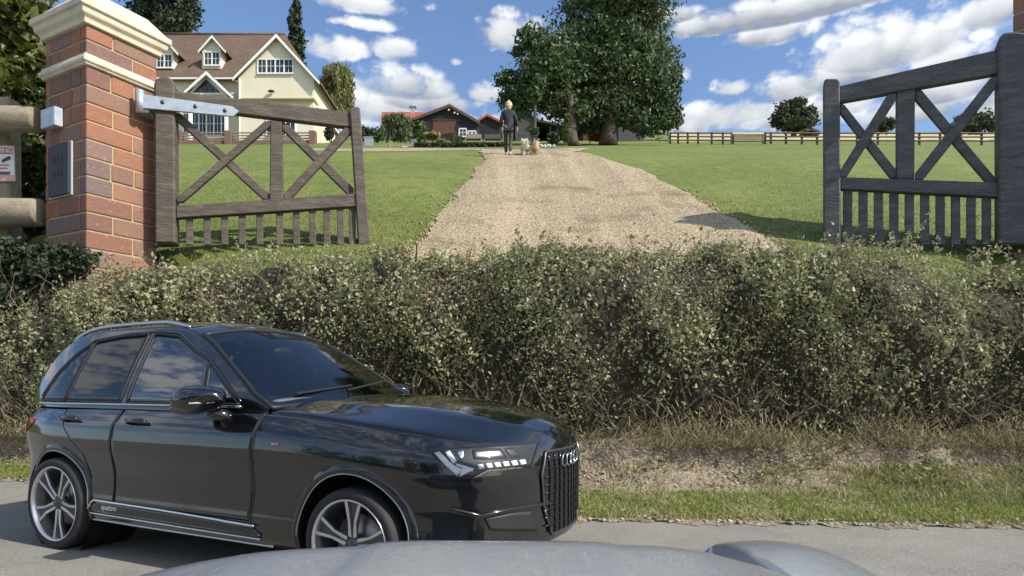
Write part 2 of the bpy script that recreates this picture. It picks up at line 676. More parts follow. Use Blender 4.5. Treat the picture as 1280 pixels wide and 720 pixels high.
drape('driveway', [(-1.75, 9.2, 0), (-1.62, 10.2, 0), (527, 301.5), (555, 265), (583, 230), (602, 205), (606, 196), (600, 191), (603, 187.6)],
      [(4.75, 9.2, 0), (4.52, 10.2, 0), (962, 301.5), (905, 270), (852, 240), (800, 214), (745, 197), (712, 191), (735, 187.6)], M_gravel, zoff=.05)
drape('cross_path', [(380, 189.5), (440, 189.2), (520, 188.9), (608, 188.6)], [(380, 185.9), (440, 186.0), (520, 186.1), (608, 186.3)], M_gravel, zoff=.05, n=6, wob=.02)
drape('field', [(838, 177), (960, 176.5), (1090, 175.5), (1290, 175)], [(838, 165.6), (960, 165.6), (1090, 165.6), (1290, 165.6)], M_field, zoff=.05, n=14, wob=.0)


# ---------------------------------------------------------------- the black estate car
M_paint = mat('black_paint', (.0035, .004, .005), .12, 0, .5, coat=1.0)
M_gloss = mat('gloss_black_trim', (.008, .008, .009), .12, 0, .5, coat=.6)
M_rubber = mat('tyre_rubber', (.022, .022, .023), .75, bump=(60, .2, .003))
M_alloy = mat('alloy_silver', (.62, .62, .63), .28, .9)
M_alloyd = mat('alloy_grey', (.10, .10, .105), .35, .7)
M_chrome = mat('chrome', (.8, .8, .8), .12, 1)
M_satin = mat('satin_aluminium', (.55, .55, .56), .3, 1)
M_dark = mat('dark_plastic', (.012, .012, .013), .55)
M_void = mat('shut_line', (.002, .002, .002), .9)
M_led = mat('led_white', (.95, .95, .93), .25)
M_lens = glass_mat('lamp_lens', (.92, .94, .95), 1.45)
M_glass = glass_mat('tinted_glass', (.34, .38, .38), 2.8)
M_priv = glass_mat('privacy_glass', (.03, .03, .035), 1.8)
M_seat = mat('seat_leather', (.03, .03, .032), .6)
M_pale = mat('pale_trim', (.45, .47, .43), .6)
M_brake = mat('brake_disc', (.35, .33, .3), .35, .8)
M_red = mat('red_enamel', (.6, .02, .02), .4)
M_white = mat('white_plastic', (.8, .8, .8), .4)

CARX, CARY, CARA = -.54, 4.60, .43
car = empty('parked_car', (CARX, CARY, 0), 'large black estate car with silver wheels facing right in front of the hedge', 'car')
car.rotation_euler = (0, 0, -CARA)
LOCAL.add(car.name)
CM = Matrix.Translation((CARX, CARY, 0)) @ Matrix.Rotation(-CARA, 4, 'Z')
CMI = CM.inverted()
EYE = CMI @ Vector((0, 0, CAMZ))


def rx(x):
    return float(np.interp(x, [-4.2, -2.994, -1.6, 3], [-3.55, -2.80, -1.6, 3]))


def irx(x):
    return float(np.interp(x, [-3.55, -2.80, -1.6, 3], [-4.2, -2.994, -1.6, 3]))


def cray(px, py):
    d = Vector(((px - 640) / FPX, 1, (HOR - py) / FPX))
    return (CMI.to_3x3() @ d).normalized()


def smooth_interp(xs, ys):
    xs, ys = np.array(xs, float), np.array(ys, float)
    h = np.diff(xs)
    dl = np.diff(ys) / h
    m_ = np.zeros(len(xs))
    m_[0], m_[-1] = dl[0], dl[-1]
    for i in range(1, len(xs) - 1):
        m_[i] = 0 if dl[i - 1] * dl[i] <= 0 else (h[i - 1] + h[i]) / (h[i - 1] / dl[i] + h[i] / dl[i - 1]) if True else 0

    def fn(x):
        x = np.clip(x, xs[0], xs[-1])
        i = np.clip(np.searchsorted(xs, x) - 1, 0, len(xs) - 2)
        t = (x - xs[i]) / h[i]
        return ((2 * t**3 - 3 * t**2 + 1) * ys[i] + (t**3 - 2 * t**2 + t) * h[i] * m_[i] + (-2 * t**3 + 3 * t**2) * ys[i + 1] + (t**3 - t**2) * h[i] * m_[i + 1])
    return fn


Wf = smooth_interp([-4.04, -4.03, -4.0, -3.94, -3.8, -3.5, -3.2, -2.6, -1.5, 0, .3, .5, .63, .74, .83, .90, .95, .975, .99],
                   [.0, .5, .70, .82, .90, .945, .965, .975, .98, .98, .968, .935, .875, .79, .67, .50, .32, .18, .0])
Zc = smooth_interp([-4.04, -3.9, -3.6, -1.0, -.75, -.5, 0, .4, .7, .84, .92, .965, .99], [1.06, 1.12, 1.14, 1.14, 1.165, 1.185, 1.18, 1.145, 1.085, 1.04, .99, .92, .85])
Ze = smooth_interp([-4.04, -3.9, -3.6, -1.0, -.75, -.5, 0, .4, .7, .84, .92, .965, .99], [1.005, 1.065, 1.085, 1.085, 1.09, 1.08, 1.035, .99, .94, .91, .875, .83, .78])
Zb = smooth_interp([-4.04, -3.9, -3.6, -2.5, .4, .75, .9, .99], [.50, .40, .30, .23, .23, .25, .27, .30])
prof = [(.0, .10), (.03, .045), (.10, .022), (.18, .018), (.30, .030), (.42, .034), (.54, .020), (.66, .004), (.72, .0), (.79, .008), (.845, .016), (.86, .022), (.90, .045), (.95, .075), (1.0, .11)]
pz = smooth_interp([p[0] for p in prof], [p[1] for p in prof])


def car_section(x, n_side=34, n_top=16):
    w, zc, zb = float(Wf(x)), float(Zc(x)), float(Zb(x))
    ze = float(Ze(x))
    k = min(1, w / .5)
    pts = [(0, zb), (max(0, w - .3 * k) * .5, zb), (max(0, w - .12 * k), zb)]
    for i in range(n_side):
        u = i / (n_side - 1)
        pts.append((max(0, w - float(pz(u)) * k), zb + u * (ze - zb)))
    w1 = max(0, w - .11 * k)
    for i in range(1, n_top + 1):
        t = i / n_top
        y = w1 * (1 - t)
        q = 1 - (1 - t) ** 2.0
        # bonnet: two soft ridges
        ridge = .012 * math.exp(-((1 - t) - .62) ** 2 / .01) if x > -.7 else 0
        pts.append((y, ze + (zc - ze) * q + ridge))
    return pts


xs_ = np.concatenate([np.linspace(-4.04, -3.9, 14)[:-1], np.linspace(-3.9, .5, 190)[:-1], np.linspace(.5, .99, 60)])
secs = [car_section(float(x)) for x in xs_]
nP = len(secs[0])
BV, BF = [], []
for x, sct in zip(xs_, secs):
    for (y, z) in sct:
        BV.append((rx(float(x)), -y, z))
full_F = []
for i in range(len(xs_) - 1):
    for j in range(nP - 1):
        full_F.append((i * nP + j, (i + 1) * nP + j, (i + 1) * nP + j + 1, i * nP + j + 1))
BVn = np.array(BV)
nV = len(BV)


def mirror_mesh(Vn, F):
    V2 = Vn * np.array([1, -1, 1])
    F2 = [tuple(reversed([a + len(Vn) for a in f])) for f in F]
    return np.concatenate([Vn, V2]), list(F) + F2


HUBS = (0.0, rx(-2.994))


def arch_hole(c):
    return any((c[0] - hx) ** 2 + (c[2] - .355) ** 2 < .412 ** 2 for hx in HUBS) and abs(c[1]) > .58 and c[2] < .86


allV, allF = mirror_mesh(BVn, full_F)
bvh_body = BVHTree.FromPolygons([tuple(v) for v in allV], allF)
keepF = [f for f in allF if not arch_hole(allV[list(f)].mean(0))]
bm = bmesh.new()
vs = [bm.verts.new(v) for v in allV]
for f in keepF:
    q = [vs[i] for i in f]
    bm.faces.new(q)
bmesh.ops.remove_doubles(bm, verts=bm.verts[:], dist=1e-5)
me = bpy.data.meshes.new('body')
bm.to_mesh(me)
bm.free()
body = link('body', me, M_paint, car, True)

# greenhouse --------------------------------------------------------------
Rz = smooth_interp([-4.0, -3.93, -3.8, -3.6, -3.3, -2.8, -2.2, -1.85, -1.65, -1.5, -1.2, -.95, -.72], [1.10, 1.26, 1.49, 1.64, 1.722, 1.765, 1.775, 1.755, 1.705, 1.64, 1.465, 1.305, 1.13])


def half_at(z, x):
    t = max(0, (z - 1.08) / .6)
    taper = 1 - .10 * max(0, (-x - 2.9) / 1.1) ** 2
    return (.885 - .255 * t ** 1.25) * taper


def gh_section(x, ns=36, nt=26):
    top = float(Rz(x))
    drop = min(.075, (top - 1.08) * .4)           # edge below the crown of the roof
    ze = top - drop
    pts = []
    for i in range(ns):
        z = 1.08 + (ze - 1.08) * i / (ns - 1)
        pts.append((half_at(z, x), z))
    w1 = pts[-1][0]
    for i in range(1, nt + 1):
        t = i / nt
        ang = t
        y = w1 * (1 - ang)
        z = ze + drop * (1 - (1 - ang) ** 2.3)
        pts.append((y, z))
    return pts


gx_ = np.concatenate([np.linspace(-4.0, -3.85, 14)[:-1], np.linspace(-3.85, -.72, 165)])
gsec = [gh_section(float(x)) for x in gx_]
nG = len(gsec[0])
GV = np.array([(rx(float(x)), -y, z) for x, s_ in zip(gx_, gsec) for (y, z) in s_])
GF = [(i * nG + j, (i + 1) * nG + j, (i + 1) * nG + j + 1, i * nG + j + 1) for i in range(len(gx_) - 1) for j in range(nG - 1)]
gV, gF = mirror_mesh(GV, GF)
bvh_gh = BVHTree.FromPolygons([tuple(v) for v in gV], gF)


def inside(poly, x, z):
    c = False
    for i in range(len(poly)):
        (x1, z1), (x2, z2) = poly[i], poly[i - 1]
        if (z1 > z) != (z2 > z) and x < (x2 - x1) * (z - z1) / (z2 - z1) + x1:
            c = not c
    return c


# side windows in (x, z): rear quarter, rear door, front door, front quarter light
WIN = {'rear_quarter': ([(-3.62, 1.135), (-3.19, 1.135), (-3.07, 1.135)], [(-3.44, 1.33), (-3.22, 1.48), (-2.99, 1.575)]),
       'rear_door': ([(-3.02, 1.135), (-2.6, 1.135), (-2.29, 1.135)], [(-2.94, 1.59), (-2.6, 1.625), (-2.27, 1.635)]),
       'front_door': ([(-2.17, 1.135), (-1.7, 1.135), (-1.33, 1.135)], [(-2.16, 1.635), (-1.86, 1.61), (-1.42, 1.425)]),
       'front_quarter': ([(-1.29, 1.135), (-1.12, 1.135), (-.99, 1.135)], [(-1.37, 1.405), (-1.22, 1.30), (-1.03, 1.165)])}


def gh_skip(c):
    x, y, z = irx(c[0]), c[1], c[2]
    if abs(y) > half_at(z, x) - .02 and z < float(Rz(x)) - .05:      # the sides
        return any(inside([(p[0], p[1]) for p in b_] + [(p[0], p[1]) for p in reversed(t_)], x, z) for b_, t_ in WIN.values())
    return -1.54 < x < -.78 and abs(y) < half_at(float(Rz(x)) - .06, x) - .055


gk = [f for f in gF if not gh_skip(gV[list(f)].mean(0))]
bm = bmesh.new()
vs = [bm.verts.new(v) for v in gV]
for f in gk:
    bm.faces.new([vs[i] for i in f])
bmesh.ops.remove_doubles(bm, verts=bm.verts[:], dist=1e-5)
me = bpy.data.meshes.new('roof')
bm.to_mesh(me)
bm.free()
roof = link('roof', me, M_paint, car, True)


def poly_at(pl, k):
    d = [0]
    for a, b in zip(pl, pl[1:]):
        d.append(d[-1] + math.dist(a, b))
    return [tuple(float(np.interp(t, d, [p[c] for p in pl])) for c in range(len(pl[0]))) for t in np.linspace(0, d[-1], k)]


def side_hit(bvh, x, z, s, raw=False):
    x = x if raw else rx(x)
    h = bvh.ray_cast(Vector((x, 3 * s, z)), Vector((0, -s, 0)))
    return (h[0], Vector((0, s, 0)) if h[1] is None else (h[1] if h[1].y * s > 0 else -h[1])) if h[0] is not None else (None, None)


def patch(name, lo, hi, m, parent, bvh, nu=24, nv=8, off=.004, side=-1, mode='side', thick=.004, smooth=True, build=True, mb=None):
    """a skin of even thickness laid on the bodywork between two edge lines; mode side: points are (x,z); eye: photo pixels; front: (y,z)."""
    A, B = poly_at(lo, nu), poly_at(hi, nu)
    g0, g1 = [], []
    for j in range(nv):
        t = j / (nv - 1)
        r0, r1 = [], []
        for a, b in zip(A, B):
            u, v = a[0] * (1 - t) + b[0] * t, a[1] * (1 - t) + b[1] * t
            if mode == 'side':
                p, n = side_hit(bvh, u, v, side)
            elif mode == 'front':
                h = bvh.ray_cast(Vector((4, u, v)), Vector((-1, 0, 0)))
                p, n = h[0], (h[1] if h[1] is not None and h[1].x > 0 else -(h[1] or Vector((-1, 0, 0))))
            else:
                d = cray(u, v)
                h = bvh.ray_cast(EYE, d)
                p, n = h[0], h[1]
                if p is not None:
                    n = n if n.dot(d) < 0 else -n
                    if side == 1:
                        p, n = Vector((p.x, -p.y, p.z)), Vector((n.x, -n.y, n.z))
            if p is None:
                return None
            r0.append(p + n * off)
            r1.append(p + n * (off - thick))
        g0.append(r0)
        g1.append(r1)
    mb = mb or MB()
    mb.grid(g0)
    ring0 = g0[0] + [r[-1] for r in g0[1:-1]] + list(reversed(g0[-1])) + [r[0] for r in reversed(g0[1:-1])]
    ring1 = g1[0] + [r[-1] for r in g1[1:-1]] + list(reversed(g1[-1])) + [r[0] for r in reversed(g1[1:-1])]
    ring0.append(ring0[0])
    ring1.append(ring1[0])
    mb.grid([ring0, ring1])
    return mb.build(name, m, parent, smooth, recalc=True) if build else mb


def side_line(pts, rad, s, bvh, k=40, off=.0, mb=None, n=6):
    mb = mb or MB()
    path = []
    for (x, z) in poly_at(pts, k):
        p, nn = side_hit(bvh, x, z, s)
        if p is not None:
            path.append(p + nn * off)
    if len(path) > 1:
        mb.tube(path, rad, n)
    return mb


for s in (-1, 1):
    # doors: raised skins with dark shut lines round them
    fd = patch('front_door', [(-2.205, .40), (-.80, .40)], [(-2.205, 1.085), (-.74, 1.085)], M_paint, car, bvh_body, 60, 40, .004, s)
    rd = patch('rear_door', [(-2.56, .40), (-2.52, .56), (-2.60, .75), (-2.86, .92), (-3.02, 1.085)], [(-2.225, .40), (-2.225, .56), (-2.225, .75), (-2.225, .92), (-2.225, 1.085)], M_paint, car, bvh_body, 50, 30, .004, s)
    for pl_ in ([(-2.215, .36), (-2.215, 1.09)], [(-.79, .36), (-.765, .6), (-.73, 1.09)], [(-2.575, .36), (-2.535, .56), (-2.615, .75), (-2.875, .92), (-3.03, 1.09)]):
        side_line(pl_, .003, s, bvh_body).build('shut_line', M_void, car)
    # handles
    for nm, x0, d_ in (('f', -2.03, fd), ('r', -2.93, rd)):
        p, nn = side_hit(bvh_body, x0 + .10, .985, s)
        hb = MB()
        hb.tube([p + nn * .008 + Vector((-.11, 0, 0)), p + nn * .034 + Vector((-.08, 0, .004)), p + nn * .036 + Vector((.08, 0, .004)), p + nn * .008 + Vector((.11, 0, 0))], [.012, .016, .016, .012], 8)
        hb.build('door_handle', M_paint, d_, True)
    # glass
    for nm, (lo, hi) in WIN.items():
        dd = {'rear_quarter': car, 'rear_door': rd, 'front_door': fd, 'front_quarter': fd}[nm]
        cxm = sum(p[0] for p in lo + hi) / 6
        czm = sum(p[1] for p in lo + hi) / 6
        gro = lambda pl, k: [(cxm + (p[0] - cxm) * k, czm + (p[1] - czm) * k) for p in pl]
        patch('window' if dd is not car else 'quarter_window', gro(lo, 1.03), gro(hi, 1.03), M_priv if 'rear' in nm else M_glass, dd, bvh_gh, 24, 14, .003, s, thick=.003)
        # dark seal round each pane
        ring = gro(lo, 1.04) + list(reversed(gro(hi, 1.04)))
        ring.append(ring[0])
        side_line(ring, .012, s, bvh_gh, 70, .0).build('window_seal', M_dark, dd, True)
    # bright waistline moulding and thin frame line over the windows
    side_line([(-3.70, 1.105), (-2.2, 1.112), (-.96, 1.118)], .010, s, bvh_gh, 50, .004).build('waist_moulding', M_satin, car, True)
    side_line([(-3.66, 1.16), (-3.46, 1.36), (-3.22, 1.51), (-2.95, 1.615), (-2.5, 1.655), (-2.1, 1.66), (-1.83, 1.635), (-1.4, 1.445), (-.97, 1.15)], .008, s, bvh_gh, 60, .004).build('window_trim', M_gloss, car, True)
    # roof rail
    rp = []
    for i in range(24):
        x = -3.55 + 1.75 * i / 23
        z = float(Rz(x)) - .06
        y = half_at(z, x) - .02
        lift = .022 * min(1, 6 * i / 23, 6 * (23 - i) / 23)
        rp.append(Vector((rx(x), s * y, z + lift)))
    MB().tube(rp, [.010] + [.016] * 22 + [.010], 8).build('roof_rail', M_satin, car, True)
    # mirror
    c = Vector((-1.10, s * 1.055, 1.165))
    mb = MB()
    G_ = []
    for i in range(13):
        t = i / 12
        xx = .13 - .24 * t
        k = math.sqrt(max(0, 1 - (1 - min(1, t * 1.25)) ** 2.2))
        wy, hz = .145 * k + .004, .092 * k + .003
        G_.append([c + Vector((xx + .04 * math.sin(q), s * (wy * np.sign(math.cos(q)) * abs(math.cos(q)) ** .75), hz * np.sign(math.sin(q)) * abs(math.sin(q)) ** .75)) for q in np.linspace(0, 2 * math.pi, 25)])
    mb.grid(G_)
    mb.poly(G_[-1][:-1])
    mir = mb.build('wing_mirror', M_paint, car, True)
    MB().prism([c + Vector((-.115, s * y_, z_)) for y_, z_ in ((-.12, -.07), (.12, -.06), (.125, .05), (-.11, .07))], (.004, 0, 0)).build('mirror_glass', M_chrome, mir)
    MB().tube([c + Vector((-.02, -s * .05, -.075)), c + Vector((.02, -s * .14, -.105)), c + Vector((.03, -s * .20, -.125))], [.035, .045, .055], 10).build('mirror_arm', M_gloss, mir, True)
    MB().tube([c + Vector((.075, -s * .06, -.01)), c + Vector((.10, s * .05, -.012)), c + Vector((.055, s * .148, -.014))], .006, 6).build('mirror_indicator', M_pale, mir, True)
    # sill blade, its bright edges
    sb = patch('sill_blade', [(-2.50, .335), (-.70, .315)], [(-2.42, .405), (-.78, .375)], M_gloss, car, bvh_body, 50, 6, .018, s, thick=.02)
    side_line([(-2.53, .345), (-2.46, .412), (-1.6, .402), (-.74, .378)], .008, s, bvh_body, 50, .017).build('blade_edge', M_chrome, sb, True)
    side_line([(-2.53, .318), (-.70, .30)], .005, s, bvh_body, 40, .016).build('blade_edge', M_chrome, sb, True)
    side_line([(-2.55, .265), (-.62, .255)], .009, s, bvh_body, 40, .004).build('sill_strip', M_satin, car, True)
    p, nn = side_hit(bvh_body, -2.24, .372, s)
    Mx = Matrix.Translation(p + nn * .020) @ (Matrix.Rotation(R(90), 4, 'X') if s < 0 else Matrix.Rotation(R(180), 4, 'Z') @ Matrix.Rotation(R(90), 4, 'X'))
    text_mesh('lettering', 'quattro', .055, Mx, M_white, sb, .001)
    # wing badge
    p, nn = side_hit(bvh_body, -.60, .90, s)
    bdg = MB().box(p + nn * .003 + Vector((-.035 * -s * -1, 0, 0)), (.022, .006, .018)).build('wing_badge', M_red, car)
    MB().box(p + nn * .003 + Vector((.03 * -s * -1 * -1, 0, 0)), (.05, .006, .012)).build('badge_plate', M_satin, bdg)
    # wheel arches: flared lip, bright strip standing for the sun glint on it
    for hx in HUBS:
        G_ = []
        rr = [.390, .397, .410, .430, .448]
        oo = [-.04, .012, .018, .016, .0]
        for q in np.linspace(R(-14), R(194 if hx == 0 else 186), 64):
            row = []
            for r_, o_ in zip(rr, oo):
                x, z = hx + r_ * math.cos(q), .355 + r_ * math.sin(q)
                p, nn = side_hit(bvh_body, x, max(z, .24), s, True)
                if p is None:
                    p, nn = Vector((x, s * .95, z)), Vector((0, s, 0))
                row.append(Vector((x, p.y + s * o_, z)))
            G_.append(row)
        ar = MB().grid(G_).build('wheel_arch', M_gloss, car, True)
        MB().tube([r[1] + Vector((0, s * .002, 0)) for r in G_[4:-4]], .004, 6).build('arch_glint', M_satin, ar, True)
        # well
        Mw = Matrix.Translation((hx, s * .96, .355)) @ Matrix.Rotation(R(90) * s, 4, 'X')
        MB().lathe([(.417, .03), (.417, .42), (.05, .42)], Mw, 48).build('wheel_well', M_void, car)

# wheels -------------------------------------------------------------------
def make_wheel():
    me_objs = []
    I = Matrix.Rotation(R(90), 4, 'X')            # axle along y, outer face towards -y
    tyre = MB().lathe([(.305, -.135), (.318, -.145), (.350, -.148), (.370, -.138), (.380, -.11), (.382, .0), (.380, .11), (.370, .138), (.350, .148), (.318, .145), (.305, .135)], I, 72)
    rim = MB().lathe([(.306, .140), (.312, .146), (.306, .150), (.297, .145), (.290, .120), (.284, .06), (.28, -.10)], I, 72)
    disc = MB().lathe([(.19, .02), (.19, .035), (.02, .035)], I, 40)
    sp_s, sp_d = MB(), MB()
    for k in range(5):
        A = I @ Matrix.Rotation(2 * math.pi * k / 5 + R(100), 4, 'Z')
        for sgn in (-1, 1):
            pl = [(.045, .006 * sgn), (.055, .034 * sgn), (.16, .034 * sgn), (.288, .070 * sgn), (.294, .046 * sgn), (.17, .016 * sgn)]
            pts = [A @ Vector((x, y, .128 - .02 * (1 - min(1, x / .2)))) for x, y in pl]
            sp_s.prism(pts, I.to_3x3() @ Vector((0, 0, -.022)))
            pl = [(.05, 0), (.16, .018 * sgn), (.268, .062 * sgn), (.266, .02 * sgn), (.12, 0)]
        pts = [A @ Vector((x, y, .108)) for x, y in [(.04, -.02), (.29, -.045), (.29, .045), (.04, .02)]]
        sp_d.prism(pts, I.to_3x3() @ Vector((0, 0, -.02)))
    hub = MB().lathe([(.0, .128), (.03, .128), (.036, .118), (.06, .108), (.06, .06)], I, 30)
    cal = MB().lathe([(.215, -.02), (.225, .05), (.15, .06), (.15, -.02)], I, 40)
    bar = MB().lathe([(.28, -.12), (.05, -.11), (.0, -.11)], I, 40)
    return tyre, rim, sp_s, sp_d, disc, hub, bar


w0 = None
for hx in HUBS:
    for s in (-1, 1):
        tyre, rim, sp_s, sp_d, disc, hub, bar = make_wheel()
        Mw = Matrix.Translation((hx, s * .838, .349 if hx else .333)) @ Matrix.Diagonal((.915, 1, .915, 1) if hx else (.872, 1, .872, 1)) @ (Matrix.Identity(4) if s < 0 else Matrix.Rotation(R(180), 4, 'Z')) @ Matrix.Rotation(R(14 if hx == 0 else 40), 4, 'Y')
        wh = tyre.build('wheel', M_rubber, car, True)
        wh.matrix_local = Mw
        rim.build('rim', M_alloy, wh, True)
        sp_s.build('spokes', M_alloy, wh, bevel=.003)
        sp_d.build('inner_spokes', M_alloyd, wh)
        disc.build('brake_disc', M_brake, wh, True)
        hub.build('hub_cap', M_alloyd, wh, True)
        bar.build('rim_barrel', M_dark, wh, True)

# windscreen, cabin ----------------------------------------------------------
G_ = []
for i in range(30):
    x = -1.60 + .88 * i / 29
    top = float(Rz(x))
    drop = min(.075, (top - 1.08) * .4)
    w1 = half_at(top - drop, x) - .035
    G_.append([Vector((x, w1 * t, top - drop + drop * (1 - abs(w1 * t / (w1 + .035)) ** 2.3) + .003)) for t in np.linspace(-1, 1, 25)])
ws = MB().grid(G_).build('windscreen', glass_mat('screen_glass', (.62, .67, .67), 2.0), car, True)
fr = MB()
edge = [r[0] for r in G_] + G_[-1] + [r[-1] for r in reversed(G_)] + list(reversed(G_[0]))
fr.tube(edge + [edge[0]], .016, 6)
fr.build('windscreen_seal', M_dark, ws, True)
for (a, b) in (((-.80, -.55), (-.86, .12)), ((-.82, .02), (-.90, .62))):
    z0 = lambda x: float(Rz(x)) + .006
    MB().tube([Vector((a[0], a[1], z0(a[0]))), Vector((b[0], b[1], z0(b[0]) + .004))], .009, 6).build('wiper', M_dark, car)
dash = MB()
dash.grid([[Vector((-.80 - .62 * t, y, 1.115 + .05 * math.sin(math.pi * min(1, t * 1.2)) - .02 * (y / .8) ** 2)) for y in np.linspace(-.74, .74, 15)] for t in np.linspace(0, 1, 8)])
dash.prism([Vector((-1.42, y, z)) for y, z in ((-.74, .7), (.74, .7), (.74, 1.12), (-.74, 1.12))], (.1, 0, 0))
dash.build('dashboard', M_dark, car, True)
MB().ell((-.93, -.40, 1.145), (.07, .24, .022), 16).build('dash_reflection', M_pale, car, True)  # pale oval added to stand for the reflection over the dash
for y in (-.38, .38):
    sb_ = MB()
    sb_.grid([[Vector((-2.05 - .16 * t - .03 * math.cos(u * math.pi), y + .25 * u * (1 - .25 * t), .75 + .66 * t)) for u in np.linspace(-1, 1, 9)] for t in np.linspace(0, 1, 8)])
    sb_.box((-1.75, y, .70), (.5, .5, .14))
    st = sb_.build('seat', M_seat, car, True)
    MB().ell((-2.22, y, 1.49), (.05, .13, .09), 12).build('headrest', M_seat, st, True)
MB().lathe([(.185, 0), (.19, .016), (.20, .016), (.205, 0), (.20, -.016), (.19, -.016)], Matrix.Translation((-1.56, -.38, 1.09)) @ Matrix.Rotation(R(-65), 4, 'Y'), 30, True).build('steering_wheel', M_dark, car, True)
MB().ell((-1.45, 0, 1.52), (.03, .12, .04), 12).build('rear_view_mirror', M_dark, car, True)
MB().box((-1.9, 0, .55), (2.2, 1.5, .25)).build('cabin_floor', M_dark, car)
MB().box((-2.6, 0, 1.0), (.16, 1.3, .8)).build('rear_seat', M_seat, car)

# bonnet line, nose -----------------------------------------------------------
for s in (-1, 1):
    path = []
    for x in np.linspace(-.66, .70, 40):
        w = float(Wf(x))
        h = bvh_body.ray_cast(Vector((x, s * (w - .115), 3)), Vector((0, 0, -1)))
        if h[0] is not None:
            path.append(h[0] + Vector((0, 0, .001)))
    MB().tube(path, .004, 6).build('bonnet_line', M_void, car)
for s in (-1, 1):
    lo = [(538, 566), (556, 581), (572, 597), (590, 598), (606, 590), (664, 583)]
    hi = [(538, 563), (558, 560.5), (590, 558.5), (620, 556.5), (648, 554.5), (673, 552)]
    hl = patch('headlight', lo, hi, M_dark, car, bvh_body, 40, 10, .004, s, 'eye', .004)
    if hl is None:
        continue
    def led(nm, lo_, hi_, m_, nu=8, off=.009):
        return patch(nm, lo_, hi_, m_, hl, bvh_body, nu, 4, off, s, 'eye', .005)
    led('running_light', [(543, 567), (558, 583), (571, 595)], [(549, 565), (566, 581), (579, 587)], M_led)
    led('running_light', [(574, 596), (590, 588)], [(578, 583), (591, 586)], M_led)
    led('running_light', [(570, 582), (590, 590)], [(569, 579), (592, 585.5)], M_led)
    led('running_light', [(566, 580), (556, 566)], [(571, 577), (562, 564)], M_led)
    for i in range(6):
        x0 = 597 + i * 10.4
        y0 = 585 - i * 1.1
        led('running_light', [(x0 + 1.5, y0 + 1.5), (x0 + 8, y0 + .5)], [(x0 - 1, y0 - 4), (x0 + 6, y0 - 5)], M_led, 4)
    led('light_strip', [(592, 598), (610, 589), (655, 585)], [(592, 596), (609, 587.3), (655, 583.3)], M_satin, 16)
    led('projector', [(592, 574), (612, 575), (634, 573)], [(590, 563), (608, 561), (625, 561)], M_alloyd, 10)
    led('projector', [(577, 576), (580, 571)], [(569, 563), (579, 562)], M_satin, 6)
    led('projector', [(638, 572), (650, 572)], [(630, 561), (640, 560)], M_alloyd, 6)
    patch('lamp_lens', lo, hi, M_lens, hl, bvh_body, 40, 10, .016, s, 'eye', .003)
    # bumper: dark intake with a bright upper fin
    iv = patch('bumper_intake', [(612, 662), (630, 664), (672, 664)], [(604, 647), (640, 640), (664, 639)], M_dark, car, bvh_body, 20, 6, .006, s, 'eye', .006)
    patch('bumper_fin', [(562, 640), (600, 648), (640, 639), (692, 629)], [(566, 634), (600, 643), (640, 634), (690, 626)], M_gloss, car, bvh_body, 30, 4, .016, s, 'eye', .018)

# grille: one octagon wrapped round the nose, bars inside, emblem of four rings
lo = [(-.31, .50), (-.23, .335), (0, .325), (.23, .335), (.31, .50)]
hi = [(-.34, .72), (-.28, .845), (0, .855), (.28, .845), (.34, .72)]
gr = patch('grille', lo, hi, M_void, car, bvh_body, 60, 16, .006, mode='front', thick=.01)


def front_pt(y, z, off):
    h = bvh_body.ray_cast(Vector((4, y, z)), Vector((-1, 0, 0)))
    n = h[1] if h[1].x > 0 else -h[1]
    return h[0] + n * off


for y in np.linspace(-.28, .28, 9):
    MB().tube([front_pt(y * .93, z, .014) for z in np.linspace(.35, .835, 14)], .0055, 6).build('grille_bar', M_gloss, gr, True)
for z in np.linspace(.40, .80, 9):
    MB().tube([front_pt(y, z, .011) for y in np.linspace(-.31, .31, 24)], .0045, 6).build('grille_slat', M_gloss, gr, True)
surround = poly_at([(-.31, .50), (-.23, .335), (.23, .335), (.31, .50), (.345, .72), (.28, .85), (-.28, .85), (-.345, .72), (-.31, .50)], 90)
MB().tube([front_pt(y, z, .008) for y, z in surround], .009, 8).build('grille_surround', M_alloyd, gr, True)
em = MB()
for k in range(4):
    c = front_pt((k - 1.5) * .064, .785, .030)
    em.lathe([(.036, 0), (.0405, .004), (.045, 0), (.0405, -.004)], Matrix.Translation(c) @ Matrix.Rotation(R(90), 4, 'Y'), 28, True)
em.build('emblem', M_chrome, gr, True)
for s in (-1, 1):
    patch('tail_light', [(-3.95, .86), (-3.75, .88), (-3.55, .95)], [(-3.93, 1.0), (-3.75, 1.0), (-3.55, .985)], mat('tail_lens', (.22, .008, .01), .15), car, bvh_body, 16, 6, .006, s)
MB().grid([[Vector((x, y, .235)) for y in (-.85, -.3, .3, .85)] for x in np.linspace(-3.1, .7, 9)]).build('underbody', M_void, car)

# ---------------------------------------------------------------- the grey car one looks out of
M_silver = mat('silver_grey_paint', (.40, .425, .46), .24, .3, .5, coat=.8, noise=(40, (.45, .475, .51), .4, .7, 3))
own = empty('silver_car', (0, .9, 0), 'silver grey car nearest the viewer, only its bonnet and wings showing', 'car')
BXS = smooth_interp([-1.05, -.89, -.79, -.66, -.58, -.39, -.19, 0, .2, .36, .52, .64, .72, .80],
                    [.79, .846, .872, .897, .909, .921, .930, .929, .928, .922, .890, .850, .80, .72])


def bon_z(x, y):
    z = float(BXS(x)) + (1.62 - y) * .035
    z += .006 * float(sm((.30 - abs(x + .05)) / .05))
    fall = max(0, y - 1.40)
    return z - 1.1 * fall ** 2 - 5.0 * max(0, fall - .3) ** 2


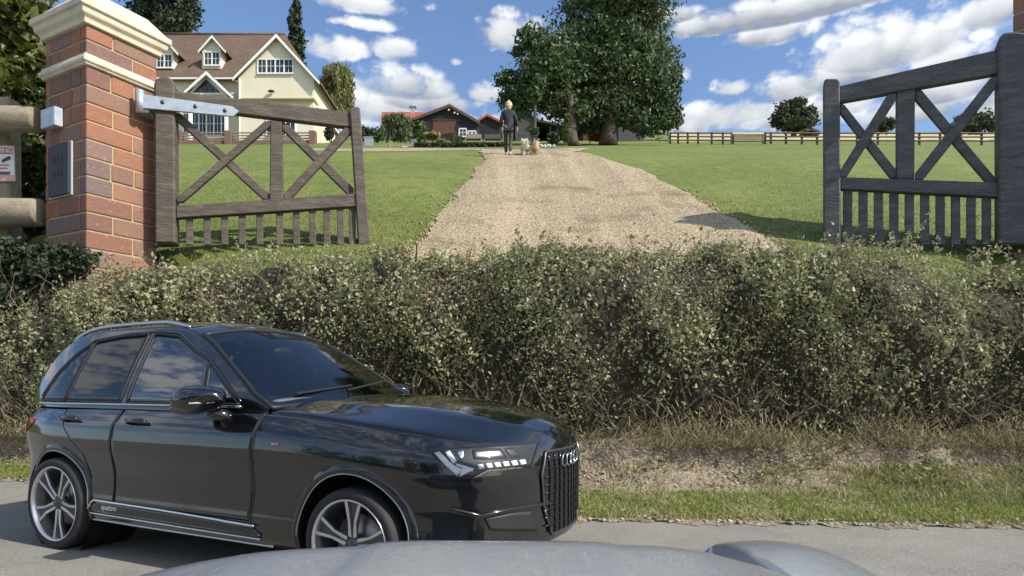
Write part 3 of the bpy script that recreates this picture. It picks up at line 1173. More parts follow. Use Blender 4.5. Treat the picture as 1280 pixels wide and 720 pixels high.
MB().grid([[Vector((x, y, bon_z(x, y))) for x in np.linspace(-.90, .74, 70)] for y in np.linspace(.35, 2.1, 40)]).build('bonnet', M_silver, own, True)


def wing_z(x, y):
    return .786 + .012 * (1.9 - y) - .9 * (x - .86) ** 2 - 3.0 * max(0, x - .98) ** 2 - .35 * max(0, y - 1.9) ** 2


MB().grid([[Vector((x, y, wing_z(x, y) - .14 * float(sm((.74 - x) / .10)))) for x in np.linspace(.62, 1.06, 30)] for y in np.linspace(.35, 2.35, 40)]).build('wing', M_silver, own, True)
MB().grid([[Vector((1.06, y, wing_z(1.06, y) * (1 - t) + .25 * t)) for y in np.linspace(.35, 2.35, 16)] for t in (0, .5, 1)]).build('side_panel', M_silver, own, True)
MB().grid([[Vector((x, y, bon_z(x, y) - .006)) for x in np.linspace(-1.02, -.90, 8)] for y in np.linspace(.35, 2.1, 30)]).build('wing', M_silver, own, True)
MB().grid([[Vector((-1.02, y, bon_z(-1.02, y) * (1 - t) + .25 * t)) for y in np.linspace(.35, 2.1, 16)] for t in (0, .5, 1)]).build('side_panel', M_silver, own, True)
MB().grid([[Vector((x, 2.1 - .02 * t, bon_z(x, 2.1) * (1 - t) + .25 * t)) for x in np.linspace(-1.02, .70, 24)] for t in (0, .5, 1)]).build('bumper', M_silver, own, True)
MB().grid([[Vector((x, 2.35 - .02 * t, wing_z(x, 2.35) * (1 - t) + .25 * t)) for x in np.linspace(.62, 1.06, 10)] for t in (0, .5, 1)]).build('bumper', M_silver, own, True)
MB().tube([Vector((.742, y, bon_z(.74, y) - .002)) for y in np.linspace(.4, 2.08, 20)], .006, 6).build('bonnet_gap', M_void, own)

# ---------------------------------------------------------------- hedge, verge growth
M_hleaf = mat('hedge_leaf', (.1, .12, .05), .5, spec=.45, island=[(.19, .22, .09), (.28, .30, .125), (.38, .38, .20), (.22, .25, .10), (.48, .41, .25), (.35, .37, .22), (.14, .17, .065), (.50, .48, .35)],
              noise=[(.8, (.26, .21, .115), .5, .74, 4), (.5, (.16, .20, .07), .55, .75, 3)], transl=.32)
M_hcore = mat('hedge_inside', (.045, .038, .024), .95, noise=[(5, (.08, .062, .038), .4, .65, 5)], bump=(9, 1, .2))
M_twig = mat('twig', (.16, .115, .08), .85, island=[(.10, .07, .05), (.20, .15, .11), (.28, .22, .17), (.13, .10, .07)])
M_straw = mat('dry_grass', (.3, .25, .14), .8, island=[(.30, .24, .13), (.42, .36, .22), (.20, .15, .09), (.26, .25, .11), (.5, .44, .31)], transl=.25)
M_grass = mat('grass', (.1, .15, .03), .6, island=[(.17, .23, .04), (.25, .31, .06), (.33, .35, .10), (.20, .27, .05), (.44, .40, .18)], transl=.35)
M_berry = mat('hedge_berry', (.20, .02, .015), .35)
M_litter = mat('fallen_leaf', (.3, .15, .05), .8, island=[(.32, .13, .04), (.22, .10, .04), (.42, .24, .10), (.18, .12, .07), (.36, .30, .18)])

HTX = np.array([-30, -14, -8.2, -6.6, -5.9, -5.2, -4.4, -3.2, 0, 2.5, 4.3, 5.0, 5.6, 6.4, 8, 14, 30])
HTZ = np.array([2.5, 2.3, 2.25, 2.50, 2.66, 2.76, 2.80, 2.84, 2.88, 2.88, 2.84, 2.76, 2.60, 2.50, 2.52, 2.6, 2.6])


def lump(x, z):
    return (.09 * np.sin(1.9 * x + .7 * np.sin(2.3 * z)) + .06 * np.sin(4.3 * x + 2.6 * z + 1) + .05 * np.sin(8.7 * x - 5.1 * z) + .05 * np.sin(13 * x + 9 * z)) 


def hedge_shell(u, x):
    """u 0..1: foot of the front, over the top, to the back; -> y offset behind hedge_y, z"""
    H = np.interp(x, HTX, HTZ) + .05 * np.sin(3.1 * x) + .03 * np.sin(7.7 * x + 1) + .04 * np.sin(17 * x)
    zf = np.clip(u / .62, 0, 1)
    yf = .16 * (1 - zf) ** 2 - .16 * np.sin(math.pi * zf) + .34 * np.clip((zf - .72) / .28, 0, 1) ** 2
    ut = np.clip((u - .62) / .38, 0, 1)
    y = yf + ut * .95
    z = .56 + (H - .56) * (zf ** .92) - .28 * ut ** 2
    return y, z, H


def hedge_leaves(n, xa, xb, size, u1=1.0, deep=.28):
    x = rng.uniform(xa, xb, n)
    u = rng.uniform(0.02, u1, n)
    # thin out the foot, where bare stems and dead growth show
    keep = rng.uniform(0, 1, n) < np.clip(.26 + (u - .08) * 3.6 + .30 * np.sin(1.7 * x + .8) * (u < .3), .05, 1)
    gap = lump(x * .8 + 5, u * 4) + .6 * lump(x * 2.1, u * 9)
    keep &= rng.uniform(0, 1, n) < np.clip(.80 + gap * 4.5, .12, 1)
    x, u = x[keep], u[keep]
    y, z, H = hedge_shell(u, x)
    d = rng.exponential(deep * .55, len(x)) - .06
    l = lump(x, z)
    top = np.clip((u - .55) / .3, 0, 1)
    Y = hedge_y(x) + y + (d - l) * (1 - top * .7)
    Z = z - d * top * .8 + l * top * .5 + rng.normal(size=len(x)) * .03
    stray = rng.uniform(0, 1, len(x)) < .02
    Z = np.where(stray & (u > .5), Z + rng.exponential(.10, len(x)), Z)
    return np.stack([x, Y, Z], 1)


hedge = empty('hedge', (0, float(hedge_y(0)) + .5, .58), 'tall dense hedgerow with bare stems at its foot behind the black car', 'hedge')
C = np.concatenate([hedge_leaves(165000, -9.5, 7.5, .04), hedge_leaves(9000, -22, -9.5, .05), hedge_leaves(9000, 7.5, 22, .05)])
# loose shoots standing out of the top
for k in range(520):
    x = rnd.uniform(-9, 7.4)
    tall = 1.6 if x > 4.6 else 1.0
    u = rnd.uniform(.58, .80)
    y, z, H = hedge_shell(np.array([u]), np.array([x]))
    p0 = np.array([x, float(hedge_y(x)) + y[0], z[0] - .06])
    L_ = rnd.uniform(.12, .38) * tall
    dv = np.array([rnd.gauss(0, .35), rnd.gauss(-.1, .3), 1.0])
    dv /= np.linalg.norm(dv)
    n = int(L_ * 46)
    C = np.concatenate([C, p0 + dv * rng.uniform(0, L_, n)[:, None] + rng.normal(size=(n, 3)) * .018])
sz = np.where(rng.uniform(0, 1, len(C)) < .14, .064, .044) * (1 + .25 * np.sin(C[:, 0] * 2.3) * np.sin(C[:, 2] * 3.1))
V, F = leaf_quads(C, sz, .55, up=(.1, -.45, .55), upw=.35, jitter=.5)
big('foliage', V, F, M_hleaf, hedge)
# the dark inside
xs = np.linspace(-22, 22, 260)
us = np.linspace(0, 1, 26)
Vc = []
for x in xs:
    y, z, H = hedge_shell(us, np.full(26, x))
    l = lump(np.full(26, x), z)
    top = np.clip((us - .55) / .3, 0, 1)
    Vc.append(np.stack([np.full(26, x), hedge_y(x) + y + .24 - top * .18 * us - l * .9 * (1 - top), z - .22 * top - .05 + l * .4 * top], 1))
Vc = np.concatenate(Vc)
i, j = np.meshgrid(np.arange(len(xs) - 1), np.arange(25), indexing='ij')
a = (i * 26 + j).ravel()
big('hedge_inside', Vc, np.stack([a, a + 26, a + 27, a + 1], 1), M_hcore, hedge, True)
# stems and twigs
tw = MB()
for k in range(880):
    x = rnd.uniform(-8, 7.2)
    low = k < 430
    z0 = rnd.uniform(.5, 1.0) if low else rnd.uniform(.9, 2.6)
    y0 = float(hedge_y(x)) + rnd.uniform(-.10, .18)
    L_ = rnd.uniform(.3, .85) if low else rnd.uniform(.25, .7)
    dx, dy, dz = rnd.gauss(0, .5), rnd.uniform(-.35, .15), rnd.uniform(.3, 1)
    if not low and rnd.random() < .4:
        z0 = float(np.interp(x, HTX, HTZ)) - .15
        y0 += .35
        dx, dy, dz, L_ = rnd.gauss(0, .3), rnd.gauss(0, .2), 1, rnd.uniform(.2, .42)
    n = math.sqrt(dx * dx + dy * dy + dz * dz)
    p0 = Vector((x, y0, z0))
    q = Vector((dx, dy, dz)) / n * L_
    bend = Vector((rnd.gauss(0, .07), rnd.uniform(-.12, .02), rnd.gauss(0, .05)))
    r = rnd.uniform(.002, .005) if rnd.random() < .93 else rnd.uniform(.010, .018)
    tw.tube([p0, p0 + q * .5 + bend, p0 + q], [r, r * .75, r * .3], 3, False)
tw.build('stems', M_twig, hedge, recalc=False)
# berries
nb = 2600
Cb = hedge_leaves(int(nb * 1.6), -8, 7.5, .03, .8, .1)[:nb]
cl_x = np.sin(Cb[:, 0] * 2.9) * np.sin(Cb[:, 2] * 5 + Cb[:, 0])
Cb = Cb[cl_x > .15]
Cb[:, 1] -= .05
ov = np.array([(1, 0, 0), (-1, 0, 0), (0, 1, 0), (0, -1, 0), (0, 0, 1), (0, 0, -1)], float)
of = np.array([(0, 2, 4), (2, 1, 4), (1, 3, 4), (3, 0, 4), (2, 0, 5), (1, 2, 5), (3, 1, 5), (0, 3, 5)])
Vb = (Cb[:, None, :] + ov[None] * .011).reshape(-1, 3)
Fb = (np.arange(len(Cb))[:, None, None] * 6 + of[None]).reshape(-1, 3)
bo = big('berries', Vb, Fb, M_berry, hedge, True)
bo['kind'] = 'stuff'


def blades(C, h, w, lean=.5, down=False):
    n = len(C)
    q = rng.uniform(0, 2 * math.pi, n)
    a = np.stack([np.cos(q), np.sin(q), np.zeros(n)], 1)
    hh = (h * rng.uniform(.5, 1.3, n))[:, None]
    ln = rng.normal(size=(n, 2)) * lean
    d = np.concatenate([ln, np.ones((n, 1))], 1)
    d /= np.linalg.norm(d, axis=1)[:, None]
    d2 = np.concatenate([ln * 2.4, np.full((n, 1), .45 if not down else -.2)], 1)
    d2 /= np.linalg.norm(d2, axis=1)[:, None]
    V = np.empty((n, 5, 3))
    V[:, 0] = C - a * w * .5
    V[:, 1] = C + a * w * .5
    mid = C + d * hh * .6
    V[:, 2] = mid + a * w * .36
    V[:, 3] = mid - a * w * .36
    V[:, 4] = mid + d2 * hh * .5
    b = np.arange(n)[:, None] * 5
    quad = b + np.array([[0, 1, 2, 3]])
    tri = b + np.array([[3, 2, 4, 4]])
    return V.reshape(-1, 3), quad, b + np.array([[3, 2, 4]])


def blade_obj(name, C, h, w, m, lean=.5, parent=None, down=False):
    V, Q, T = blades(C, h, w, lean, down)
    me = bpy.data.meshes.new(name)
    me.vertices.add(len(V))
    me.vertices.foreach_set('co', V.astype(np.float32).ravel())
    n = len(Q)
    idx = np.concatenate([Q, T], 1).ravel().astype(np.int32)
    me.loops.add(len(idx))
    me.loops.foreach_set('vertex_index', idx)
    st = np.stack([np.arange(n) * 7, np.arange(n) * 7 + 4], 1).ravel().astype(np.int32)
    me.polygons.add(2 * n)
    me.polygons.foreach_set('loop_start', st)
    me.update(calc_edges=True)
    return link(name, me, m, parent)


def verge_pts(n, t0, t1, xa=-9, xb=7, clump=0.0, seed=0):
    x = rng.uniform(xa, xb, n)
    t = rng.uniform(t0, t1, n)
    c = .5 + .5 * np.sin(x * 2.1 + seed + 2 * np.sin(t * 5 + x)) * np.sin(x * 5.3 + t * 9 + seed * 2)
    k = rng.uniform(0, 1, n) < (1 - clump) + clump * c * 1.2
    x, t = x[k], t[k]
    e, h = edge_y(x), hedge_y(x)
    y = e + (h - e) * t
    return np.stack([x, y, ground_z(x, y)], 1)


g1 = blade_obj('verge_grass', np.concatenate([verge_pts(60000, .05, .48, clump=.8), verge_pts(14000, .02, .62, clump=.97, seed=3), verge_pts(12000, .1, .8, 3.6, 7, .7, seed=9)]), .065, .008, M_grass, .55)
tag(g1, 'short bright green grass along the road edge', 'grass', kind='stuff')
# rougher growth on the right where the bank is overgrown
Cr = np.concatenate([verge_pts(9000, .30, 1.05, 2.6, 7.2, .95, 1), verge_pts(5000, .55, 1.05, 4.0, 7.4, .6, 4), verge_pts(3500, .55, 1.0, -9, -3.5, .5, 2), verge_pts(1600, .62, 1.0, -1, 4, .98, 7)])
Cr = Cr[rng.uniform(0, 1, len(Cr)) < np.clip((Cr[:, 0] - 2.2) / 2.5 + .35, .3, 1)]
g2 = blade_obj('long_grass', Cr, .15, .009, mat('rank_grass', (.2, .2, .08), .7, island=[(.12, .14, .04), (.30, .27, .12), (.20, .20, .07), (.42, .36, .2), (.15, .18, .05)], transl=.3), .7)
tag(g2, 'long half-dry grass overgrowing the bank at the right end of the hedge', 'grass', kind='stuff')
# dead straw hanging at the foot of the hedge
x = rng.uniform(-8, 7, 16000)
cl = .5 + .5 * np.sin(x * 3.3 + 1.5 * np.sin(x * 1.3))
x = x[rng.uniform(0, 1, len(x)) < .25 + .75 * cl]
y = hedge_y(x) + rng.uniform(-.30, .02, len(x))
z = np.maximum(ground_z(x, y), .5) + rng.exponential(.10, len(x))
g3 = blade_obj('dead_grass', np.stack([x, y, z], 1), .22, .008, M_straw, 1.1, None, True)
tag(g3, 'dead straw and dry stalks tumbling from the foot of the hedge', 'dry grass', kind='stuff')
# fallen leaves and small stones
Cl = np.concatenate([verge_pts(1500, .02, .95, clump=.8, seed=5), verge_pts(500, .0, .2, clump=.3, seed=6)])
Cl[:, 2] += .025
V, F = leaf_quads(Cl, .055, .7, up=(0, 0, 0), upw=0)
V[:, 2] = np.repeat(Cl[:, 2], 4) + (V[:, 2] - np.repeat(Cl[:, 2], 4)) * .3
lf = big('fallen_leaves', V, F, M_litter)
tag(lf, 'brown and orange fallen leaves scattered over the grass verge', 'leaves', kind='stuff')
M_stone = mat('stone', (.3, .25, .2), .9, island=[(.34, .29, .23), (.22, .18, .14), (.42, .38, .32)])
Cs = np.concatenate([verge_pts(2600, .55, .98, clump=.6, seed=8), verge_pts(900, .0, .12, seed=9)])
Vs = (Cs[:, None, :] + ov[None] * (rng.uniform(.008, .03, (len(Cs), 1, 1)) * np.array([1.2, 1, .7]))).reshape(-1, 3)
Vs += rng.normal(size=Vs.shape) * .004
Fs = (np.arange(len(Cs))[:, None, None] * 6 + of[None]).reshape(-1, 3)
so = big('bank_stones', Vs, Fs, M_stone)
tag(so, 'small stones and clods of earth below the hedge', 'stones', kind='stuff')

# trees across the lane behind the viewer: they are what the black car's windows mirror
wl = [(rnd.uniform(-34, -1.5), rnd.uniform(-15, -11), rnd.uniform(1.0, 4.5), rnd.uniform(1.2, 2.4), rnd.uniform(1.2, 2.2), rnd.uniform(1.2, 2.6)) for k in range(46)]
Cw = blob_points(wl, 9000, .4, .3)
V, F = leaf_quads(Cw, .5, .5)
wd = big('woodland', V, F, mat('woodland_leaves', (.04, .06, .025), .6, island=[(.03, .045, .018), (.055, .075, .03)], transl=.2))
tag(wd, 'trees across the lane mirrored in the black car windows', 'woodland', kind='stuff')

# lawn blades near the gateway
def lawn_pts(n, xa, xb, ya, yb):
    y = ya + (yb - ya) * rng.uniform(0, 1, n) ** 1.5
    x = rng.uniform(xa, xb, n) * y / 11
    dl = np.interp(y, [9.2, 11.2, 13.1, 16.2, 20.0], [-1.72, -1.5, -1.35, -1.12, -.9])
    dr = np.interp(y, [9.2, 11.2, 13.1, 16.2, 20.0], [4.7, 4.5, 4.25, 3.9, 3.55])
    k = (x < dl - .02 + .05 * np.sin(y * 9)) | (x > dr + .02 + .05 * np.sin(y * 7))
    x, y = x[k], y[k]
    return np.stack([x, y, ground_z(x, y) + .0], 1)


Cg = np.concatenate([lawn_pts(90000, -7.5, 8.6, 10.0, 20.5), lawn_pts(14000, -7.5, 8.6, 9.2, 10.6)])
Cg = Cg[rng.uniform(0, 1, len(Cg)) < np.clip((20.5 - Cg[:, 1]) / 8, 0, 1)]
lb = blade_obj('lawn_grass', Cg, .045, .011, mat('lawn_blade', (.1, .13, .04), .7, island=[(.12, .155, .032), (.16, .195, .045), (.21, .22, .065), (.14, .175, .04), (.28, .25, .11)], transl=.3), .6)
tag(lb, 'mown grass blades of the lawns either side of the gravel drive', 'grass', kind='stuff')

# stones kicked off the drive, weeds on the bank
ys = rng.uniform(9.8, 15.5, 1800)
side = rng.uniform(0, 1, len(ys)) < .5
dl = np.interp(ys, [9.2, 11.2, 13.1, 16.2, 20.0], [-1.72, -1.5, -1.35, -1.12, -.9])
dr = np.interp(ys, [9.2, 11.2, 13.1, 16.2, 20.0], [4.7, 4.5, 4.25, 3.9, 3.55])
xs = np.where(side, dl - rng.exponential(.10, len(ys)) + .1, dr + rng.exponential(.10, len(ys)) - .1)
Cs = np.stack([xs, ys, ground_z(xs, ys) + .03], 1)
Vs = (Cs[:, None, :] + ov[None] * rng.uniform(.012, .03, (len(Cs), 1, 1))).reshape(-1, 3)
Fs = (np.arange(len(Cs))[:, None, None] * 6 + of[None]).reshape(-1, 3)
lg = big('loose_gravel', Vs, Fs, mat('loose_stone', (.4, .33, .22), .9, island=[(.42, .33, .20), (.30, .23, .14), (.52, .44, .31)]))
tag(lg, 'loose stones strewn along both edges of the gravel drive', 'gravel', kind='stuff')
Cw = np.concatenate([verge_pts(700, .62, 1.02, -2, 3.5, .99, 11), verge_pts(1500, .5, 1.0, 3.2, 7.3, .97, 12)])
Cw = Cw[np.sin(Cw[:, 0] * 4.1 + 3 * np.sin(Cw[:, 1] * 3)) > .1]
Cw = np.repeat(Cw, 5, 0) + rng.normal(size=(len(Cw) * 5, 3)) * np.array([.05, .05, .04]) + np.array([0, 0, .06])
V, F = leaf_quads(Cw, .055, .5, up=(0, 0, .4), upw=.2)
wd2 = big('weeds', V, F, mat('weed_leaf', (.12, .16, .05), .5, island=[(.13, .18, .05), (.20, .24, .08), (.28, .27, .11), (.11, .14, .05)], transl=.3))
tag(wd2, 'low leafy weeds scattered over the earth bank', 'weeds', kind='stuff')

# ---------------------------------------------------------------- gateway on the slope above the hedge
M_brick = mat('brick', (.35, .14, .08), .85, island=[(.27, .105, .058), (.30, .14, .08), (.19, .09, .065), (.16, .115, .105), (.34, .165, .095), (.28, .11, .06), (.20, .135, .115), (.25, .125, .075)],
              noise=[(3.5, (.20, .14, .13), .52, .75, 5), (18, (.45, .28, .18), .6, .78, 4), (7, (.14, .10, .085), .58, .75, 5)], bump=(25, .5, .02))
M_mortar = mat('mortar', (.42, .33, .18), .95, noise=[(6, (.36, .26, .13), .4, .7, 5)], bump=(40, .5, .01))
M_cast = mat('cast_stone', (.60, .53, .40), .8, noise=[(2.5, (.42, .36, .26), .45, .75, 6), (12, (.68, .62, .50), .55, .75, 4)], bump=(30, .3, .01))
M_wood = mat('weathered_gate_wood', (.080, .063, .048), .75, noise=[(2.2, (.15, .12, .09), .42, .68, 6, (1, 1, 5)), (9, (.045, .04, .036), .5, .72, 5, (1, 1, 8))], bump=(9, .6, .02, (1, 1, 7)))
M_wood_haze = mat('hazed_gate_wood', (.080, .080, .083), .75, noise=[(2.2, (.14, .138, .136), .42, .68, 6, (1, 1, 5)), (9, (.04, .04, .042), .5, .72, 5, (1, 1, 8))], bump=(9, .6, .02, (1, 1, 7)))  # gate wood greyed, glare haze put into its colour
M_rail = mat('silvered_rail_wood', (.28, .235, .165), .8, noise=[(3, (.17, .14, .095), .42, .7, 6, (1, 5, 5)), (12, (.36, .31, .23), .5, .72, 4, (1, 6, 6))], bump=(14, .5, .02, (1, 6, 6)))
M_galv = mat('galvanised_steel', (.50, .54, .57), .45, .55, noise=[(8, (.38, .42, .46), .4, .65, 5)])
M_lead_ = mat('engraved_black', (.008, .008, .01), .6)
M_slate = mat('dark_plate', (.03, .03, .038), .6, 0)

PU, PV, PN = Vector((.462, .887, 0)), Vector((-.887, .462, 0)), Vector((-6.32, 9.5, 0))


def pillar(name, N, U, V, w, zb, courses_z, band_z, cap_z, label):
    t = empty(name, N + (U + V) * w / 2 + Vector((0, 0, zb)), label, 'pillar')
    ch = .272
    bk, core = MB(), MB()
    z = zb
    spans = [(zb, band_z[0]), (band_z[1], cap_z[0])]
    core.prism([N + U * a * w + V * b * w + (U * (1 - 2 * a) + V * (1 - 2 * b)) * .014 + Vector((0, 0, zb)) for a, b in ((0, 0), (1, 0), (1, 1), (0, 1))], (0, 0, cap_z[0] - zb))
    k = 0
    for za, zc in spans:
        n = max(1, round((zc - za) / ch))
        h = (zc - za) / n
        for i in range(n):
            z0, z1 = za + i * h + .012, za + (i + 1) * h - .012
            for f, (O, A, B) in enumerate(((N, U, V), (N + V * w, U * 1, V * -1), (N, V, U), (N + U * w, V * 1, U * -1))):
                cuts = [0, .36, 1.0] if (k + f) % 2 else [0, .64, 1.0]
                if (k * 7 + f) % 5 == 0:
                    cuts = [0, .33, .66, 1.0]
                lo_, hi_ = (0, w) if f < 2 else (.16, w - .16)
                for a, b in zip(cuts, cuts[1:]):
                    a_, b_ = max(lo_, a * w) + (.012 if a > 0 else 0), min(hi_, b * w) - (.012 if b < 1 else 0)
                    if b_ - a_ < .05:
                        continue
                    j = rnd.uniform(-.006, .006)
                    bk.prism([O + A * a_ + B * j + Vector((0, 0, z0)), O + A * b_ + B * j + Vector((0, 0, z0)), O + A * b_ + B * .15 + Vector((0, 0, z0)), O + A * a_ + B * .15 + Vector((0, 0, z0))], (0, 0, z1 - z0))
            k += 1
    bk.build('brickwork', M_brick, t, bevel=.014, segs=2)
    core.build('mortar', M_mortar, t)

    def collar(profile, nm):
        mb = MB()
        rings = []
        for off, zz in profile:
            rings.append([N + U * (w * a + off * (2 * a - 1)) + V * (w * b + off * (2 * b - 1)) + Vector((0, 0, zz)) for a, b in ((0, 0), (1, 0), (1, 1), (0, 1))])
        for r in rings:
            r.append(r[0])
        mb.grid(rings)
        mb.poly(rings[0][:-1])
        mb.poly(rings[-1][:-1])
        mb.build(nm, M_cast, t, bevel=.008)
    a, b = band_z
    collar([(-.02, a), (.035, a), (.05, a + .03), (.075, a + .05), (.075, a + .10), (.05, a + .12), (.04, b), (-.02, b)], 'band')
    a, b = cap_z
    collar([(-.02, a), (.05, a), (.06, a + .07), (.11, a + .12), (.125, a + .20), (.16, a + .215), (.16, a + .30), (.12, a + .32), (-.1, b)], 'cap')
    return t


pil = pillar('brick_pillar', PN, PU, PV, 1.10, 1.6, .27, (5.95, 6.12), (6.56, 7.15), 'red brick gate pillar with cream stone cap and band, carrying the left gate')
pil_r = pillar('brick_pillar', Vector((8.06, 10.30, 0)), Vector((.66, -.75, 0)).normalized(), Vector((.75, .66, 0)).normalized(), 1.1, 1.6, .27, (7.7, 7.87), (8.4, 9.0), 'dark brick gate pillar at the right edge of the photo, in shade')
# plate and bracket on the pillar's shaded side
nL = -PU                                    # outward normal of the side that faces the fence


def on_left(a, z, off): return PN + PV * a + nL * off + Vector((0, 0, z))


pq = empty('intercom_plate', on_left(.55, 4.45, .02), 'dark metal entry plate with pale edge fixed to the left brick pillar', 'plate')
MB().prism([on_left(a, z, .035) for a, z in ((.36, 4.08), (.90, 4.08), (.90, 4.86), (.36, 4.86))], nL * .03).build('face_plate', M_slate, pq, bevel=.006)
MB().prism([on_left(a, z, -.0) for a, z in ((.33, 4.06), (.93, 4.06), (.93, 4.88), (.33, 4.88))], nL * .034).build('back_box', M_galv, pq, bevel=.006)
mk = MB()
for r_ in range(2):
    for c_ in range(3):
        a_, z_ = .50 + .10 * c_, 4.66 - .20 * r_
        mk.prism([on_left(a_ + da, z_ + dz, .062) for da, dz in ((0, 0), (.05, .02), (.04, -.09), (.01, -.11))], nL * .006)
mk.build('engraving', M_lead_, pq)
MB().prism([on_left(a, z, -.0) for a, z in ((.60, 5.13), (.98, 5.13), (.98, 5.42), (.60, 5.42))], nL * .13).build('rail_bracket', M_galv, pil, bevel=.01)


def piece(name, px, Yf, th, m, parent, bevel=.012):
    pts = [P(x, y, Yf(x)) for x, y in px]
    n = (pts[1] - pts[0]).cross(pts[2] - pts[1])
    n.normalize()
    if n.y < 0:
        n = -n
    return MB().prism(pts, n * th).build(name, m, parent, bevel=bevel, segs=1)


def off(Yf, d): return lambda x: Yf(x) + d


YL = lambda x: 10.22 + (x - 205) / 250 * .85
gl = empty('wooden_gate', P(205, 302, YL(205)), 'open left gate leaf of dark wood with crossed braces and steel strap hinge', 'gate')
piece('hanging_stile', [(193, 304), (192, 102), (196, 96.5), (205, 94.5), (213, 96.5), (218, 103), (219, 304)], off(YL, -.06), .36, M_wood, gl, .03)
piece('top_rail', [(218, 113.5), (440, 140), (440, 159), (218, 132)], YL, .15, M_wood, gl)
piece('end_stile', [(437, 136), (443, 132), (450, 134), (463, 306), (448, 306)], off(YL, -.05), .26, M_wood, gl, .02)
piece('middle_stile', [(338, 150), (352, 152), (354, 250), (337, 251)], off(YL, .01), .20, M_wood, gl)
piece('bottom_rail', [(220, 257), (450, 241.5), (450, 257.5), (220, 272.5)], off(YL, -.02), .16, M_wood, gl)
piece('brace', [(218, 137), (224, 140), (338, 243), (337, 251), (329, 249), (218, 148)], off(YL, .05), .09, M_wood, gl)
piece('brace', [(331, 151), (338, 152), (338, 157), (229, 252), (221, 253), (221, 247)], off(YL, .0), .09, M_wood, gl)
piece('brace', [(353, 152), (360, 155), (442, 235), (442, 244), (435, 243), (353, 162)], off(YL, .05), .09, M_wood, gl)
piece('brace', [(431, 159), (438, 160), (439, 166), (364, 248), (355, 249), (355, 242)], off(YL, .0), .09, M_wood, gl)
for x in (232, 254, 276, 298, 320, 345, 366, 386, 404, 421, 436):
    yb = 257 - (x - 220) / 230 * 15.5
    piece('pale', [(x, yb + 14), (x + 8.5, yb + 13.4), (x + 9, 306), (x + .5, 306)], off(YL, .03), .07, M_wood, gl, .008)
st = piece('hinge_strap', [(174, 117), (290, 132.5), (299, 139), (291, 145.5), (174, 134.5)], off(YL, -.10), .04, M_galv, gl, .006)
hp = MB()
for x, y in ((203, 127.5), (244, 133), (281, 138)):
    hp.ell(P(x, y, YL(x) - .105), (.035, .02, .035), 10)
hp.build('strap_bolts', M_alloyd, st, True)
MB().tube([P(175, 113, YL(175) - .07), P(175, 141, YL(175) - .07)], .06, 14).build('hinge_pin', M_galv, gl, True)
piece('pin_block', [(170, 134), (186, 135), (186, 141), (170, 140)], off(YL, -.06), .3, M_galv, gl, .01)

YR = lambda x: 11.1 - (x - 1040) / 240 * 1.15
gr_ = empty('wooden_gate', P(1265, 302, YR(1265)), 'open right gate leaf of wood greyed for glare haze with crossed braces above close pales', 'gate')
piece('hanging_stile', [(1248, 306), (1248, 50), (1251, 43), (1258, 39.5), (1272, 39), (1290, 42), (1290, 306)], off(YR, -.06), .36, M_wood_haze, gr_, .03)
piece('top_rail', [(1050, 107), (1249, 61.5), (1249, 91), (1050, 127)], YR, .15, M_wood_haze, gr_)
piece('end_stile', [(1030, 306), (1029.5, 102), (1032, 98), (1047, 98), (1050, 102), (1051, 306)], off(YR, -.05), .26, M_wood_haze, gr_, .02)
piece('middle_stile', [(1121, 114), (1144, 109), (1143, 224), (1121, 223)], off(YR, .01), .20, M_wood_haze, gr_)
piece('bottom_rail', [(1051, 221), (1248, 228), (1248, 246), (1051, 236)], off(YR, -.02), .16, M_wood_haze, gr_)
piece('brace', [(1050, 128), (1056, 131), (1121, 213), (1121, 223), (1113, 222), (1050, 141)], off(YR, .05), .09, M_wood_haze, gr_)
piece('brace', [(1110, 117), (1120, 116), (1120, 124), (1058, 221), (1050, 221), (1050, 213)], off(YR, .0), .09, M_wood_haze, gr_)
piece('brace', [(1144, 112), (1152, 112), (1246, 224), (1246, 233), (1236, 231), (1144, 124)], off(YR, .05), .09, M_wood_haze, gr_)
piece('brace', [(1238, 97), (1249, 94), (1249, 104), (1154, 224), (1144, 224), (1144, 216)], off(YR, .0), .09, M_wood_haze, gr_)
for i in range(10):
    x = 1054 + i * 19.3
    piece('pale', [(x, 235 + i), (x + 11.5, 235.6 + i), (x + 11.5, 306), (x, 306)], off(YR, .03), .07, M_wood_haze, gr_, .008)

# round-rail fence left of the pillar, with its warning sign
fe = empty('rail_fence', P(4, 300, 10.45), 'fence of thick round silvered rails beside the left brick pillar', 'fence')
MB().tube([P(-520, 143, 10.6), P(-70, 147, 10.2), P(0, 149, 10.15), P(46, 149.5, 10.1), P(47.5, 149.5, 10.1)], [.205, .205, .205, .20, .18], 20).build('rail', M_rail, fe, True)
MB().tube([P(-520, 262, 10.6), P(-70, 265, 10.2), P(0, 266, 10.15), P(50, 266, 10.1), P(52, 266, 10.1)], [.23, .23, .23, .22, .20], 20).build('rail', M_rail, fe, True)
MB().tube([P(40, 149.5, 10.18), P(60, 149.5, 10.3)], .12, 12).build('rail_tenon', M_wood, fe, True)
for x0 in (0, -230, -470):
    piece('post', [(x0 - 10, 330), (x0 - 10, 120), (x0 + 10, 120), (x0 + 12, 330)], lambda x: 10.42 - x0 * .0008, .3, M_rail, fe, .03)
sg = empty('warning_sign', P(-2, 205, 10.36), 'white and red warning sign fixed to the fence post', 'sign')
M_sred = mat('sign_red', (.62, .09, .09), .5)
M_swhite = mat('sign_white', (.74, .74, .70), .5)
M_ink = mat('sign_ink', (.05, .05, .08), .6)
YS = lambda x: 10.37
piece('panel', [(-24, 181), (16.5, 182.5), (18, 226), (-23, 227)], YS, .03, M_swhite, sg, .004)
